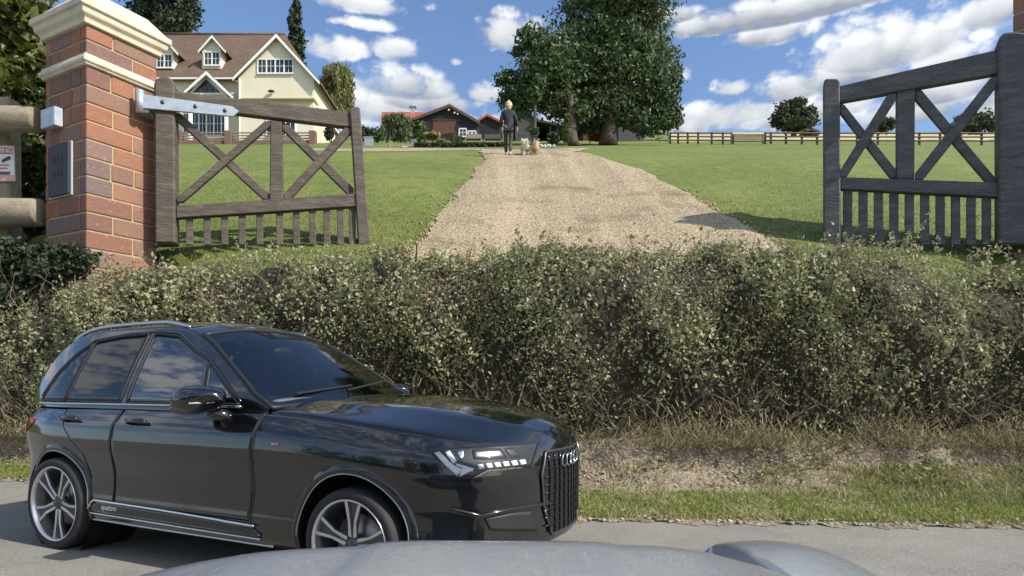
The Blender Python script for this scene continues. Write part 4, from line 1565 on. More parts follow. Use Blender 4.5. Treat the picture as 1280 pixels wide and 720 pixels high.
piece('header', [(-23, 183.5), (15.5, 184.5), (15.8, 192.5), (-23, 192)], off(YS, -.006), .004, M_sred, sg, 0)
piece('footer', [(-22.5, 219), (17, 218.5), (17.2, 225), (-22, 226)], off(YS, -.006), .004, mat('sign_pink', (.70, .34, .32), .5), sg, 0)
Mx = Matrix.Translation(P(-4, 188.3, 10.355)) @ Matrix.Rotation(R(90), 4, 'X')
text_mesh('lettering', 'WARNING', .105, Mx, M_swhite, sg, .002, True)
cm = MB()
cm.prism([P(x, y, 10.36) for x, y in ((5, 198), (12, 195), (13.5, 198.5), (6.5, 201.5))], (0, -.006, 0))
cm.prism([P(x, y, 10.36) for x, y in ((2, 200), (6, 198.5), (6, 202), (3, 203))], (0, -.006, 0))
cm.build('camera_symbol', M_ink, sg)
for y0, w0_, m_ in ((205.5, 30, M_sred), (209.5, 26, M_sred), (214.5, 34, M_ink), (216.6, 32, M_ink)):
    piece('text_line', [(-4 - w0_ / 2, y0), (-4 + w0_ / 2, y0), (-4 + w0_ / 2, y0 + 1.5), (-4 - w0_ / 2, y0 + 1.5)], off(YS, -.006), .004, m_, sg, 0)

# ---------------------------------------------------------------- trees and shrubs
M_bark = mat('bark', (.10, .075, .055), .9, noise=[(5, (.055, .042, .032), .4, .65, 6, (1, 1, .3))], bump=(8, 1, .06, (1, 1, .3)))
M_barkp = mat('pale_bark', (.35, .32, .28), .8, noise=[(5, (.2, .18, .15), .45, .65, 5)])


def leafmat(name, cols, tr=.25, rough=.65):
    return mat(name, cols[0], rough, island=cols, transl=tr, noise=[(.6, tuple(c * .6 for c in cols[0]), .5, .75, 4)])


M_cedar = leafmat('cedar_needles', [(.050, .085, .032), (.09, .14, .055), (.14, .19, .085), (.065, .105, .04)], .2)
M_broad = leafmat('broad_leaves', [(.05, .095, .03), (.08, .13, .045), (.115, .165, .06), (.06, .10, .035)], .25)
M_willow = leafmat('willow_leaves', [(.13, .15, .045), (.19, .20, .07), (.24, .24, .09), (.15, .16, .05)], .3)
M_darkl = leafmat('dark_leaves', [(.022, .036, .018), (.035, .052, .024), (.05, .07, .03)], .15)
M_laurel = leafmat('laurel_leaves', [(.085, .11, .02), (.14, .165, .03), (.20, .21, .05), (.06, .085, .018), (.24, .22, .055)], .35, .35)  # sunlit yellow-green put into the leaf colour
M_oak = leafmat('oak_leaves', [(.035, .055, .022), (.055, .075, .03), (.075, .095, .04)], .2)
M_gold = leafmat('golden_leaves', [(.28, .27, .08), (.36, .34, .12), (.22, .22, .06)], .3)
M_herb = leafmat('garden_leaves', [(.06, .10, .03), (.10, .14, .05), (.14, .17, .07)], .3)


def tree(name, base, Y, clumps, n, size, m, label, trunk=None, bark=None, group=None, limbs=True, hollow=.45, rough=.25, cat='tree', up=None, upw=0, aspect=.55, thick=.9):
    """base: photo pixel of the foot; clumps in photo pixels at distance Y (optional 5th: metres nearer/farther)."""
    b = P(base[0], base[1], Y)
    zg = gz(b.x, Y)
    b.z = zg - .05
    o = empty(name, b, label, cat, group)
    cl = []
    for c in clumps:
        p = P(c[0], c[1], Y)
        rx_, rz_ = c[2] / FPX * Y, c[3] / FPX * Y
        dy = c[4] if len(c) > 4 else rnd.uniform(-.5, .5) * rx_
        cl.append((p.x, Y + dy, p.z, rx_, rx_ * thick, rz_))
    C = blob_points(cl, n, hollow, rough)
    V, F = leaf_quads(C, size, aspect, up, upw)
    big('crown', V, F, m, o)
    if trunk:
        r0, top = trunk[0] / FPX * Y / 2, P(trunk[1], trunk[2], Y)
        mb = MB()
        mid = b.lerp(top, .5) + Vector((rnd.uniform(-.5, .5) * r0, rnd.uniform(-.5, .5) * r0, 0))
        mb.tube([b, b + (top - b) * .08, b + (top - b) * .2, mid, top], [r0 * 1.35, r0 * 1.1, r0 * .95, r0 * .8, r0 * .45], 14)
        if limbs:
            for c in cl:
                q = Vector(c[:3])
                a = b.lerp(top, rnd.uniform(.4, .95))
                md = a.lerp(q, .5) + Vector((0, 0, -.08 * (q - a).length))
                mb.tube([a, md, q], [r0 * .38, r0 * .26, r0 * .08], 8)
        mb.build('trunk', bark or M_bark, o, True)
    return o


tree('cedar_tree', (760, 186), 44, [(770, -30, 55, 45), (742, 30, 48, 42), (800, 25, 44, 45), (730, 85, 46, 42), (785, 90, 50, 46), (822, 95, 27, 40), (839, 128, 14, 26), (712, 118, 32, 32), (758, 132, 42, 24), (815, 132, 30, 20), (700, 80, 20, 28), (835, 150, 14, 10), (765, 60, 60, 60), (845, 100, 8, 20), (790, -10, 60, 40), (728, 150, 22, 14), (818, 152, 26, 12), (790, 150, 22, 10), (846, 145, 10, 14), (742, 158, 10, 8), (800, 160, 12, 7)],
     46000, .32, M_cedar, 'very large dark evergreen tree with thick trunk beside the gravel drive', (19, 768, 40), up=(0, 0, -.3), upw=.15, aspect=.42, hollow=.5)
tree('broad_tree', (716, 186), 42, [(668, 58, 22, 16), (690, 78, 34, 28), (650, 98, 24, 18), (629, 102, 13, 6), (662, 124, 30, 16), (700, 122, 30, 22), (644, 140, 18, 9), (632, 92, 8, 4), (656, 46, 12, 7), (725, 140, 16, 12), (680, 100, 36, 20), (638, 120, 18, 12), (660, 38, 8, 4), (648, 62, 10, 6)],
     8500, .30, M_broad, 'airy spreading tree whose branches reach left over the walker', (14, 706, 90), hollow=.3, rough=.4)
tree('slender_tree', (668, 184), 39, [(668, 118, 9, 10), (674, 104, 9, 9)], 500, .26, M_broad, 'slim bare-stemmed young tree just right of the walker', (5, 669, 105), limbs=False)
tree('oak_tree', (992, 171), 84, [(990, 136, 18, 13), (974, 150, 11, 9), (1009, 146, 13, 13), (995, 158, 22, 7), (985, 146, 16, 12), (1000, 128, 10, 7), (969, 155, 7, 5)], 6500, .42, M_oak, 'lone round oak standing beyond the field fence', (6, 992, 140))
tree('field_bush', (1014, 172), 80, [(1013, 166, 12, 5)], 500, .4, leafmat('brown_leaves', [(.12, .10, .04), (.17, .14, .06)]), 'low brownish bush at the foot of the lone oak', cat='bush')
tree('small_tree', (835, 168), 85, [(836, 157, 6, 4), (830, 155, 3, 2), (840, 154, 3, 2)], 260, .35, M_oak, 'tiny dark tree beyond the white rails right of the barn', (2, 835, 155), limbs=False)
tree('field_tree', (1225, 168), 95, [(1222, 150, 22, 13), (1205, 157, 14, 8), (1240, 156, 12, 9)], 2600, .5, M_oak, 'broad dark tree seen through the right gate leaf', (4, 1224, 152))
tree('field_tree', (1108, 168), 95, [(1107, 157, 10, 8), (1100, 162, 7, 5)], 700, .5, M_oak, 'small tree seen through the first panel of the right gate', (2, 1107, 156), limbs=False)
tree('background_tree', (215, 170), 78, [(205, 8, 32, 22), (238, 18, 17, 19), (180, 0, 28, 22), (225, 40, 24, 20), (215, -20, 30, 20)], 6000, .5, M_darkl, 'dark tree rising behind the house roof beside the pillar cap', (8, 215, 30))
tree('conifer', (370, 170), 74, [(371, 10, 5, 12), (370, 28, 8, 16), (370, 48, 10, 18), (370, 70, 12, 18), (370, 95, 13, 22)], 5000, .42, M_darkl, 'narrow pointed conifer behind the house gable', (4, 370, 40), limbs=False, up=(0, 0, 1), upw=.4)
tree('weeping_tree', (420, 176), 58, [(420, 92, 18, 13), (428, 112, 15, 22), (410, 110, 13, 20), (405, 138, 9, 22), (436, 140, 8, 20), (420, 140, 18, 22), (395, 125, 6, 14)], 6500, .50, M_willow, 'yellow-green weeping tree at the right end of the house', (5, 420, 105), up=(0, 0, -1), upw=.6, aspect=.28)
tree('weeping_tree', (487, 184.2), 36, [(490, 150, 12, 8), (500, 152, 12, 9), (482, 164, 7, 12), (495, 166, 9, 10), (507, 166, 8, 12)], 3000, .26, leafmat('grey_leaves', [(.08, .11, .05), (.13, .16, .08), (.17, .19, .11)]), 'small weeping tree with pale stem in front of the red roof', (2.6, 488, 152), M_barkp, up=(0, 0, -1), upw=.6, aspect=.25)
tree('ivy_bush', (523, 184), 38, [(523, 160, 9, 9), (523, 171, 9, 9)], 1500, .2, M_herb, 'upright green bush against the dark barn wall', cat='bush', hollow=.6)
tree('spreading_bush', (541, 184), 37, [(541, 171, 10, 3.2)], 600, .16, M_gold, 'flat-topped yellow bush in front of the gabled barn', (1.5, 541, 172), cat='bush', hollow=.2)
tree('low_bush', (552, 184), 36.5, [(552, 177.5, 6, 4)], 350, .15, M_gold, 'low yellowish mound beside the flat-topped bush', cat='bush')
tree('spiky_plant', (568, 184), 36.5, [(567, 173, 5, 8), (575, 175, 4, 6)], 500, .2, M_herb, 'spiky green plant in front of the gabled barn', cat='plant', up=(0, 0, 1), upw=.4, aspect=.2)
tree('climbing_plant', (708, 186), 39, [(708, 166, 5, 14), (711, 150, 4, 8)], 800, .2, leafmat('yellowing_leaves', [(.12, .15, .05), (.2, .2, .08)]), 'tall yellow-green climber at the trunk left of the big evergreen', cat='plant')
tree('potted_shrub', (697, 186), 38, [(692, 172, 8, 8)], 500, .16, M_darkl, 'dark rounded shrub in the bed under the spreading tree', cat='bush')
tree('potted_shrub', (668, 186), 37, [(668, 165, 6, 5)], 350, .16, M_herb, 'leafy plant growing in the dark pot behind the dogs', cat='plant')
tree('round_bush', (408, 184), 40, [(411, 166, 6, 8)], 500, .2, M_darkl, 'small clipped dark bush right of the house terrace', cat='bush')
tree('shrub', (450, 184), 48, [(450, 166, 14, 9), (468, 168, 12, 8)], 900, .3, M_oak, 'dark green shrubbery between the house and the red-roofed barn', cat='bush')
bed = empty('low_hedge', P(570, 184, 36), 'low dark planting along the front of the barns', 'hedge')
bx = rng.uniform(518, 632, 2400)
Cb2 = np.array([tuple(P(x, 180.5 + rnd.uniform(-2, 3), 36.2 + rnd.uniform(-.3, .3))) for x in bx])
V, F = leaf_quads(Cb2, .16, .6)
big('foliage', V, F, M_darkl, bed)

# big-leaved evergreen behind the fence, sun and shade put into its leaf colours; dark tree on the bank below it
lt = [(18, 10, 45, 40), (8, 62, 42, 40), (-30, 30, 50, 60), (5, 112, 36, 34), (38, 60, 16, 34), (-35, 110, 50, 60)]
tree('laurel_tree', (5, 300), 11.4, lt, 5200, .21, M_laurel, 'large-leaved evergreen tree with leaves coloured sunlit yellow-green behind the round-rail fence', (16, 5, 60), hollow=.6, rough=.3, aspect=.62, up=(0, -.3, -.6), upw=.3)
tree('laurel_hedge', (10, 300), 11.6, [(20, 160, 30, 50), (28, 215, 34, 50), (30, 270, 36, 44), (-20, 200, 40, 60), (-20, 270, 50, 50), (45, 120, 14, 50)], 6500, .18, leafmat('shaded_laurel_leaves', [(.03, .045, .014), (.05, .07, .02), (.11, .13, .03)], .25, .35), 'broad-leaved hedge behind the fence rails, leaves coloured dark to stand for shade', cat='hedge', hollow=.5, aspect=.6)  # darker copy of the laurel leaves, shade put into the colour
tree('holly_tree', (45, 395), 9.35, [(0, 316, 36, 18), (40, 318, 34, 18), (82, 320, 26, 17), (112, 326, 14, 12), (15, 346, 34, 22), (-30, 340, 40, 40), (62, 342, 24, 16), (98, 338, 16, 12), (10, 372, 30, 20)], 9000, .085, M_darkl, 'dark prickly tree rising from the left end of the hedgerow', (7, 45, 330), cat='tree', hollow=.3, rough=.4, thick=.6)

# ---------------------------------------------------------------- house
M_render = mat('cream_render', (.74, .67, .52), .85, noise=[(.5, (.68, .61, .47), .4, .7, 5)], bump=(6, .2, .02))
M_tile = mat('brown_roof_tiles', (.115, .078, .055), .85, noise=[(.8, (.16, .105, .07), .4, .65, 5), (5, (.07, .05, .04), .5, .72, 5), (9, (.2, .14, .09), .58, .75, 3)], bump=(5, .8, .05, (1, 1, 4)))
M_wpaint = mat('white_paint', (.80, .80, .78), .5)
M_pane = mat('window_pane', (.02, .025, .03), .05, 0, .8)
M_lead = mat('lamp_black', (.02, .02, .02), .5)


def fpoly(px, Y): return [P(x, y, Y) for x, y in px]


def slab(px, Y, d): return MB().prism(fpoly(px, Y), (0, d, 0))


def window(px0, px1, py0, py1, Y, n, parent, bars=1):
    """casement window standing 4 cm proud: frame > panes."""
    f = MB()
    k = Y / FPX
    t = .10 / k
    f.prism(fpoly([(px0, py0), (px1, py0), (px1, py0 + t), (px0, py0 + t)], Y - .08), (0, .12, 0))
    f.prism(fpoly([(px0 - .6, py1 - t), (px1 + .6, py1 - t), (px1 + .6, py1 + .2), (px0 - .6, py1 + .2)], Y - .14), (0, .18, 0))
    for i in range(n + 1):
        x = px0 + (px1 - px0) * i / n
        w = t * .5
        f.prism(fpoly([(x - w, py0 + t), (x + w, py0 + t), (x + w, py1 - t), (x - w, py1 - t)], Y - .075), (0, .11, 0))
    for i in range(n):
        x0, x1 = px0 + (px1 - px0) * i / n + t * .5, px0 + (px1 - px0) * (i + 1) / n - t * .5
        xm = (x0 + x1) / 2
        for b in range(bars):
            ym = py0 + (py1 - py0) * (b + 1) / (bars + 1)
            f.prism(fpoly([(x0, ym - .25), (x1, ym - .25), (x1, ym + .25), (x0, ym + .25)], Y - .06), (0, .05, 0))
        f.prism(fpoly([(xm - .22, py0 + t), (xm + .22, py0 + t), (xm + .22, py1 - t), (xm - .22, py1 - t)], Y - .062), (0, .05, 0))
    o = f.build('window', M_wpaint, parent)
    slab([(px0, py0 + .2), (px1, py0 + .2), (px1, py1 - .2), (px0, py1 - .2)], Y - .04, .02).build('pane', M_pane, o)
    return o


def gable_roof(apex, l, r, Y, d, th, parent, board=3.2, lip=.35, name='roof'):
    """two tiled slabs over a gable end and its white bargeboards; apex, l, r in pixels."""
    mb = MB()
    for e in (l, r):
        mb.prism(fpoly([apex, e, (e[0], e[1] - th), (apex[0], apex[1] - th)], Y - lip), (0, d, 0))
    ro = mb.build(name, M_tile, parent)
    bb = MB()
    for e in (l, r):
        bb.prism(fpoly([(apex[0], apex[1] - th * .3), (e[0], e[1] - th * .3), (e[0], e[1] + board), (apex[0], apex[1] + board * 1.25)], Y - lip - .07), (0, .08, 0))
    bb.build('bargeboard', M_wpaint, ro)
    return ro


YH = 52.0
house = empty('house', P(300, 180, YH), 'large cream rendered house with brown tiled roof, white gables and dormers', 'house')
slab([(160, 95), (389, 95), (389, 188), (160, 188)], YH, 7.5).build('wall', M_render, house)
e0, rg = YH - .5, YH + 4.0
mb = MB()
ef = [P(150, 97, e0), P(392, 97, e0)]
rd_ = [P(160, 43, rg), P(356, 43, rg)]
eb = [Vector((p.x, 2 * rg - e0, p.z)) for p in ef]
mb.poly([ef[0], ef[1], rd_[1], rd_[0]])
mb.poly([eb[1], eb[0], rd_[0], rd_[1]])
mb.poly([ef[1], eb[1], rd_[1]])
mb.poly([eb[0], ef[0], rd_[0]])
mb.poly([ef[0], eb[0], eb[1], ef[1]])
mroof = mb.build('roof', M_tile, house)
slab([(152, 96.6), (297, 96.6), (297, 98.6), (152, 98.6)], e0 - .05, .12).build('gutter', M_wpaint, mroof)
MB().tube([rd_[0] + Vector((0, 0, .03)), rd_[1] + Vector((0, 0, .03))], .12, 8).build('ridge_tiles', M_tile, mroof, True)
# gabled wing
YG = 50.4
slab([(297.5, 122), (297.5, 97), (345, 47), (392.5, 97), (392.5, 122)], YG, 6).build('gable_wall', M_render, house)
slab([(298.5, 121), (392, 121), (392, 188), (298.5, 188)], YG + .45, 5.4).build('wall', M_render, house)
slab([(297, 120.8), (393, 120.8), (393, 122.8), (297, 122.8)], YG - .05, .1).build('ledge', M_render, house)
gable_roof((345, 42.5), (290.5, 97.5), (399, 102), YG, 6.6, 2.2, house)
window(322, 366, 73, 92, YG, 4, house)
MB().ell(P(339, 114, YG - .2), (.28, .15, .1), 10).build('wall_lamp', M_lead, house, True)
window(333, 369, 131, 170, YG + .45, 3, house)
MB().tube([P(299.5, 98, YG - .12), P(299.5, 188, YG - .12)], .06, 8).build('downpipe', M_wpaint, house)
MB().tube([P(291.5, 99, YG + .3), P(299.5, 104, YG - .12)], .05, 8).build('downpipe', M_wpaint, house)
# lean-to
slab([(393, 132), (402, 139), (402, 188), (393, 188)], YG + 1.5, 4).build('lean_to', M_render, house)
slab([(392, 127.5), (404.5, 138), (404.5, 140.5), (392, 130.5)], YG + 1.2, 4.6).build('lean_to_roof', M_wpaint, house)
# dormers
for cx, tp in ((264.5, 44), (205, 47)):
    d = slab([(cx - 12, 86), (cx - 12, tp + 17), (cx, tp + 4), (cx + 12, tp + 17), (cx + 12, 86)], YH + .25, 3.6).build('dormer', M_render, house)
    gable_roof((cx, tp), (cx - 17, tp + 19.5), (cx + 17, tp + 19.5), YH + .25, 4.4, 1.5, house, 2.4, .3, 'dormer_roof')
    window(cx - 9.5, cx + 10, tp + 20, tp + 38, YH + .25, 2, house)
# porch
YP = 50.3
slab([(236, 116), (257.5, 93), (283, 116), (283, 118), (236, 118)], YP + .1, 2.0).build('porch_gable', M_wpaint, house)
slab([(241, 115.5), (257.5, 99), (276, 115.5)], YP + .07, .04).build('porch_glazing', M_pane, house)
pm = MB()
for x in (250, 257.5, 266):
    pm.prism(fpoly([(x - .5, 101 + abs(x - 257.5)), (x + .5, 101 + abs(x - 257.5)), (x + .5, 116), (x - .5, 116)], YP + .03), (0, .03, 0))
pm.build('porch_mullion', M_bark, house)
gable_roof((257.5, 89), (228, 116), (291, 120.5), YP, 2.4, 1.6, house, 3.4, .3, 'porch_roof')
for x in (237, 282):
    slab([(x - 1.5, 117), (x + 1.5, 117), (x + 1.5, 188), (x - 1.5, 188)], YP + .2, .3).build('porch_post', M_wpaint, house)
window(239, 286, 137, 172, YH, 5, house, 1)
window(229, 236, 141, 167, YH, 1, house, 2)
window(170, 192, 120, 150, YH, 2, house, 2)
# terrace wall in front
tw_ = empty('terrace_wall', P(285, 182, 47), 'low terrace railing with brick piers in front of the house', 'wall')
for x in (222, 284.5, 390):
    slab([(x - 4, 163), (x + 4, 163), (x + 4, 190), (x - 4, 190)], 47, .5).build('pier', M_brick, tw_)
for y in (165, 168.5, 172):
    slab([(218, y), (395, y), (395, y + 1.3), (218, y + 1.3)], 47.2, .1).build('rail', M_rail, tw_)
slab([(218, 175), (395, 175), (395, 190), (218, 190)], 47.15, .3).build('plinth', M_brick, tw_)

# ---------------------------------------------------------------- barns
def board_mat(name, c1, c2):
    m = mat(name, c1, .85, noise=[(2, c2, .4, .7, 5, (1, 1, 3))])
    N, L = m.node_tree.nodes, m.node_tree.links
    w = N.new('ShaderNodeTexWave')
    w.bands_direction = 'Z'
    w.wave_profile = 'SAW'
    w.inputs['Scale'].default_value = 1.1
    tc = N.new('ShaderNodeTexCoord')
    L.new(tc.outputs['Object'], w.inputs[0])
    b = N.new('ShaderNodeBump')
    b.inputs['Strength'].default_value = .9
    b.inputs['Distance'].default_value = .06
    L.new(w.outputs[0], b.inputs['Height'])
    L.new(b.outputs[0], N['Principled BSDF'].inputs['Normal'])
    return m


M_bdark = board_mat('black_boarding', (.022, .022, .026), (.04, .04, .044))
M_bgrey = board_mat('grey_boarding', (.115, .112, .105), (.07, .068, .066))
M_rtile = mat('red_pantiles', (.40, .105, .055), .8, noise=[(1.5, (.30, .075, .045), .4, .65, 5), (8, (.5, .16, .09), .55, .75, 4)], bump=(2.2, 1, .15, (6, 1, 1)))
M_brown = mat('brown_door', (.11, .04, .025), .7)
YB = 62.0
ba = empty('barn', P(512, 182, YB), 'long low barn with red pantile roof behind the small weeping tree', 'barn')
slab([(479, 150), (560, 150), (560, 192), (479, 192)], YB, 6).build('wall', M_bdark, ba)
mb = MB()
f0, f1 = P(476, 152, YB - .3), P(556, 152, YB - .3)
r0, r1 = P(477, 140, YB + 2.5), P(556, 140, YB + 2.5)
b0_, b1_ = Vector((f0.x, 2 * (YB + 2.5) - f0.y, f0.z)), Vector((f1.x, 2 * (YB + 2.5) - f0.y, f1.z))
mb.poly([f0, f1, r1, r0]).poly([b1_, b0_, r0, r1]).poly([f0, r0, b0_]).poly([f1, b1_, r1]).poly([f0, b0_, b1_, f1])
ra = mb.build('roof', M_rtile, ba)
MB().box(P(516, 137.5, YB + 2.5), (.45, .45, .8)).box(P(516, 134, YB + 2.5), (.7, .7, .1)).lathe([(.05, 0), (.32, 0), (0, .45)], Matrix.Translation(P(516, 133, YB + 2.5)), 8).build('cupola', M_galv, ra)

YB2 = 60.0
bb_ = empty('barn', P(551, 182, YB2), 'black gabled barn with red roof edge in the middle of the yard', 'barn')
slab([(506, 192), (506, 154), (562, 133), (597, 153), (597, 192)], YB2, 7).build('wall', M_bdark, bb_)
mb = MB()
mb.prism(fpoly([(562, 129.5), (502, 152), (503, 155), (562, 133)], YB2 - .3), (-1.5, 8, .5))
mb.prism(fpoly([(562, 129.5), (600, 151.5), (599.5, 154.5), (562, 133)], YB2 - .3), (-1.5, 8, .5))
mb.build('roof', M_rtile, bb_)
mb = MB()
mb.prism(fpoly([(562, 130.5), (502, 153), (503, 155.5), (562, 133.5)], YB2 - .36), (0, .05, 0))
mb.prism(fpoly([(562, 130.5), (600, 152), (599.5, 155), (562, 133.5)], YB2 - .36), (0, .05, 0))
mb.build('bargeboard', M_bgrey, bb_)
slab([(540, 149.5), (575, 149.5), (575, 150.5), (540, 150.5)], YB2 - .1, .1).build('beam', M_bgrey, bb_)
slab([(541, 152), (571, 150.8), (566, 166), (541, 170)], YB2 - .06, .04).build('door', M_brown, bb_)
window(574, 583, 160, 171, YB2, 1, bb_)
window(585, 595, 163, 173, YB2, 2, bb_)
for x, y in ((561, 137.5), (568, 141), (572, 142.5)):
    MB().ell(P(x, y, YB2 - .25), (.11, .08, .09), 8).build('wall_lamp', M_wpaint, bb_, True)

bc = empty('barn', P(612, 182, 63), 'small black gabled shed left of the walker', 'shed')
slab([(597, 192), (597, 154), (609, 145), (628, 154), (628, 192)], 63, 5).build('wall', M_bdark, bc)
mb = MB()
mb.prism(fpoly([(609, 142), (592, 152.5), (592.5, 155), (609, 145)], 62.7), (-1, 5.6, .4))
mb.prism(fpoly([(609, 142), (630, 152.5), (629.5, 155), (609, 145)], 62.7), (-1, 5.6, .4))
mb.build('roof', M_rtile, bc)

bd = empty('barn', P(665, 182, 58), 'grey boarded barn with open lean-to behind the spreading tree', 'barn')
slab([(644, 192), (644, 149), (657, 141.5), (671, 149), (671, 192)], 58, 6).build('wall', M_bgrey, bd)
mb = MB()
mb.prism(fpoly([(657, 139.5), (641.5, 148.5), (641.5, 150), (657, 141.5)], 57.8), (0, 6.4, 0))
mb.prism(fpoly([(657, 139.5), (673, 148), (673, 150), (657, 141.5)], 57.8), (0, 6.4, 0))
mb.build('roof', M_slate, bd)
slab([(668, 148), (706, 156), (706, 158.5), (668, 151)], 57.6, 5).build('lean_to_roof', M_slate, bd)
for x in (688, 697, 705):
    slab([(x - .8, 157), (x + .8, 157), (x + .8, 192), (x - .8, 192)], 57.7, .2).build('post', M_bdark, bd)
slab([(671, 155), (706, 155), (706, 192), (671, 192)], 61, .2).build('back_wall', M_bdark, bd)
slab([(687, 160), (704, 160), (704, 169), (687, 169)], 60.9, .05).build('window', M_wpaint, bd)

be = empty('barn', P(775, 182, 58), 'grey boarded stable block behind the thick evergreen trunk', 'barn')
slab([(728, 192), (728, 150), (775, 150), (775, 192)], 59.5, 5).build('stable_wall', M_bdark, be)
slab([(724, 146), (778, 146), (778, 150.5), (724, 150.5)], 59.0, 6).build('stable_roof', M_slate, be)
slab([(773, 192), (773, 153), (784, 148), (806, 155), (806, 192)], 57.5, 6).build('wall', M_bgrey, be)
mb = MB()
mb.prism(fpoly([(784, 145.8), (769, 152), (769, 154.5), (784, 148.3)], 57.2), (0, 6.6, 0))
mb.prism(fpoly([(784, 145.8), (808, 153.5), (808, 156), (784, 148.3)], 57.2), (0, 6.6, 0))
mb.build('roof', M_slate, be)
slab([(729, 158), (735, 158), (735, 184), (729, 184)], 59.4, .1).build('door', M_brown, be)

# red wheelbarrow, planters, pale stones, garden seats
M_red2 = mat('red_metal', (.55, .03, .03), .4)
wb = empty('wheelbarrow', P(744, 185, 46), 'bright red wheelbarrow in front of the stable block', 'wheelbarrow')
q = P(744, 176, 46)
zg = gz(q.x, 46)
MB().grid([[Vector((q.x + sx * w_, 46 + sy * .3, zg + z_)) for sx, sy in ((-.55, -1), (.45, -1), (.45, 1), (-.55, 1), (-.55, -1))] for w_, z_ in ((1, .72), (.75, .38), (.1, .36))]).build('tray', M_red2, wb)
MB().lathe([(.12, -.05), (.2, -.05), (.2, .05), (.12, .05)], Matrix.Translation((q.x + .55, 46, zg + .2)) @ Matrix.Rotation(R(90), 4, 'X'), 16, True).build('wheel', M_rubber, wb, True)
for sy in (-1, 1):
    MB().tube([(q.x + .55, 46 + sy * .1, zg + .2), (q.x - .2, 46 + sy * .25, zg + .4), (q.x - 1.0, 46 + sy * .28, zg + .62)], .025, 6).build('handle', M_red2, wb, True)
    MB().tube([(q.x - .35, 46 + sy * .25, zg + .4), (q.x - .4, 46 + sy * .25, zg)], .022, 6).build('leg', M_red2, wb, True)


def planter(px, Y, w, h, m, label, py=None):
    p = P(px, 180, Y)
    z0 = gz(p.x, Y)
    o = empty('planter', (p.x, Y, z0), label, 'planter', None)
    w_, h_ = w / FPX * Y / 2, h / FPX * Y
    R_ = []
    for r_, z_ in ((.82, -.1), (1, h_ * .86), (1.1, h_ * .86), (1.1, h_), (.95, h_), (.9, h_ * .9)):
        R_.append([Vector((p.x + a * w_ * r_, Y + b * w_ * r_, z0 + z_)) for a, b in ((-1, -1), (1, -1), (1, 1), (-1, 1), (-1, -1))])
    mb = MB().grid(R_)
    mb.poly(R_[0][:-1])
    mb.build('pot', m, o)
    MB().poly([Vector((p.x + a * w_ * .9, Y + b * w_ * .9, z0 + h_ * .9)) for a, b in ((-1, -1), (1, -1), (1, 1), (-1, 1))]).build('soil', M_dirt, o)
    return o


planter(517.5, 37, 6, 9, M_galv, 'pale square planter in front of the upright green bush')
planter(668, 37, 8, 14, M_slate, 'dark square planter holding a leafy plant behind the dogs')
planter(461, 44, 10, 9, M_galv, 'grey stone trough left of the small weeping tree')
st_ = MB
M_pstone = mat('pale_stone', (.55, .52, .46), .85, noise=[(6, (.4, .38, .34), .4, .7, 5)])
for i, (px, py, rx_) in enumerate(((676, 180, 4), (681, 180.5, 3.6), (686, 181, 4), (692, 182, 3.2), (657, 181, 3.5), (504, 183, 2.2), (508, 182.6, 2))):
    Y = 34.5
    p = P(px, py, Y)
    p.z = gz(p.x, Y)
    r_ = rx_ / FPX * Y
    mb = MB().ell(p + Vector((0, 0, r_ * .4)), (r_, r_ * .8, r_ * .75), 10)
    mb.v = [tuple(Vector(v) + Vector((rnd.gauss(0, .02), rnd.gauss(0, .02), rnd.gauss(0, .02)))) for v in mb.v]
    o = mb.build('garden_stone', M_pstone, None, False)
    tag(o, ['leftmost pale stone in the row right of the dogs', 'second pale stone in the row right of the dogs', 'third pale stone in the row right of the dogs', 'rightmost and smallest pale stone right of the dogs',
            'pale stone just left of the cream dog', 'pale stone at the foot of the small weeping tree', 'pale stone between the weeping tree and the square planter'][i], 'stone', 'pale stones edging the yard bed')
for i, (px, lab) in enumerate(((592, 'pale garden bench in front of the gabled barn window'), (616, 'pale garden bench in front of the small black shed'))):
    Y = 40
    p = P(px, 180, Y)
    z0 = gz(p.x, Y)
    o = empty('garden_bench', (p.x, Y, z0), lab, 'bench')
    MB().box((p.x, Y, z0 + .45), (1.0, .4, .05)).build('seat', M_rail, o)
    MB().box((p.x, Y + .22, z0 + .7), (1.0, .05, .30)).build('backrest', M_rail, o)
    for sx in (-.5, .5):
        MB().box((p.x + sx, Y, z0 + .2), (.08, .36, .46)).build('leg', M_rail, o)

# ---------------------------------------------------------------- field fences
M_frail = mat('fence_wood', (.13, .10, .075), .85, noise=[(3, (.20, .165, .125), .42, .68, 5)])
M_prail = mat('pale_fence_wood', (.50, .44, .34), .8, noise=[(3, (.38, .33, .25), .42, .68, 5)])


def pfence(label, pts, Y0, Y1, m, rails=3, hpx=15.5, wpx=2.0):
    n = len(pts)
    Yf = lambda x: Y0 + (Y1 - Y0) * (x - pts[0]) / (pts[-1] - pts[0])
    def ground(x):
        Y = Yf(x)
        p = P(x, 180, Y)
        return Vector((p.x, Y, gz(p.x, Y)))
    o = empty('field_fence', ground(pts[0]), label, 'fence')
    h = hpx / FPX * Y0
    for k in range(rails):
        MB().tube([ground(x) + Vector((0, -.02, h * (.32 + .56 * k / (rails - 1)))) for x in pts], .055, 6).build('rail', m, o)
    for x in pts:
        g_ = ground(x)
        w = wpx / FPX * Y0 / 2
        MB().box(g_ + Vector((0, .08, h / 2 - .1)), (2 * w, 2 * w, h + .2)).build('post', m, o)
    return o


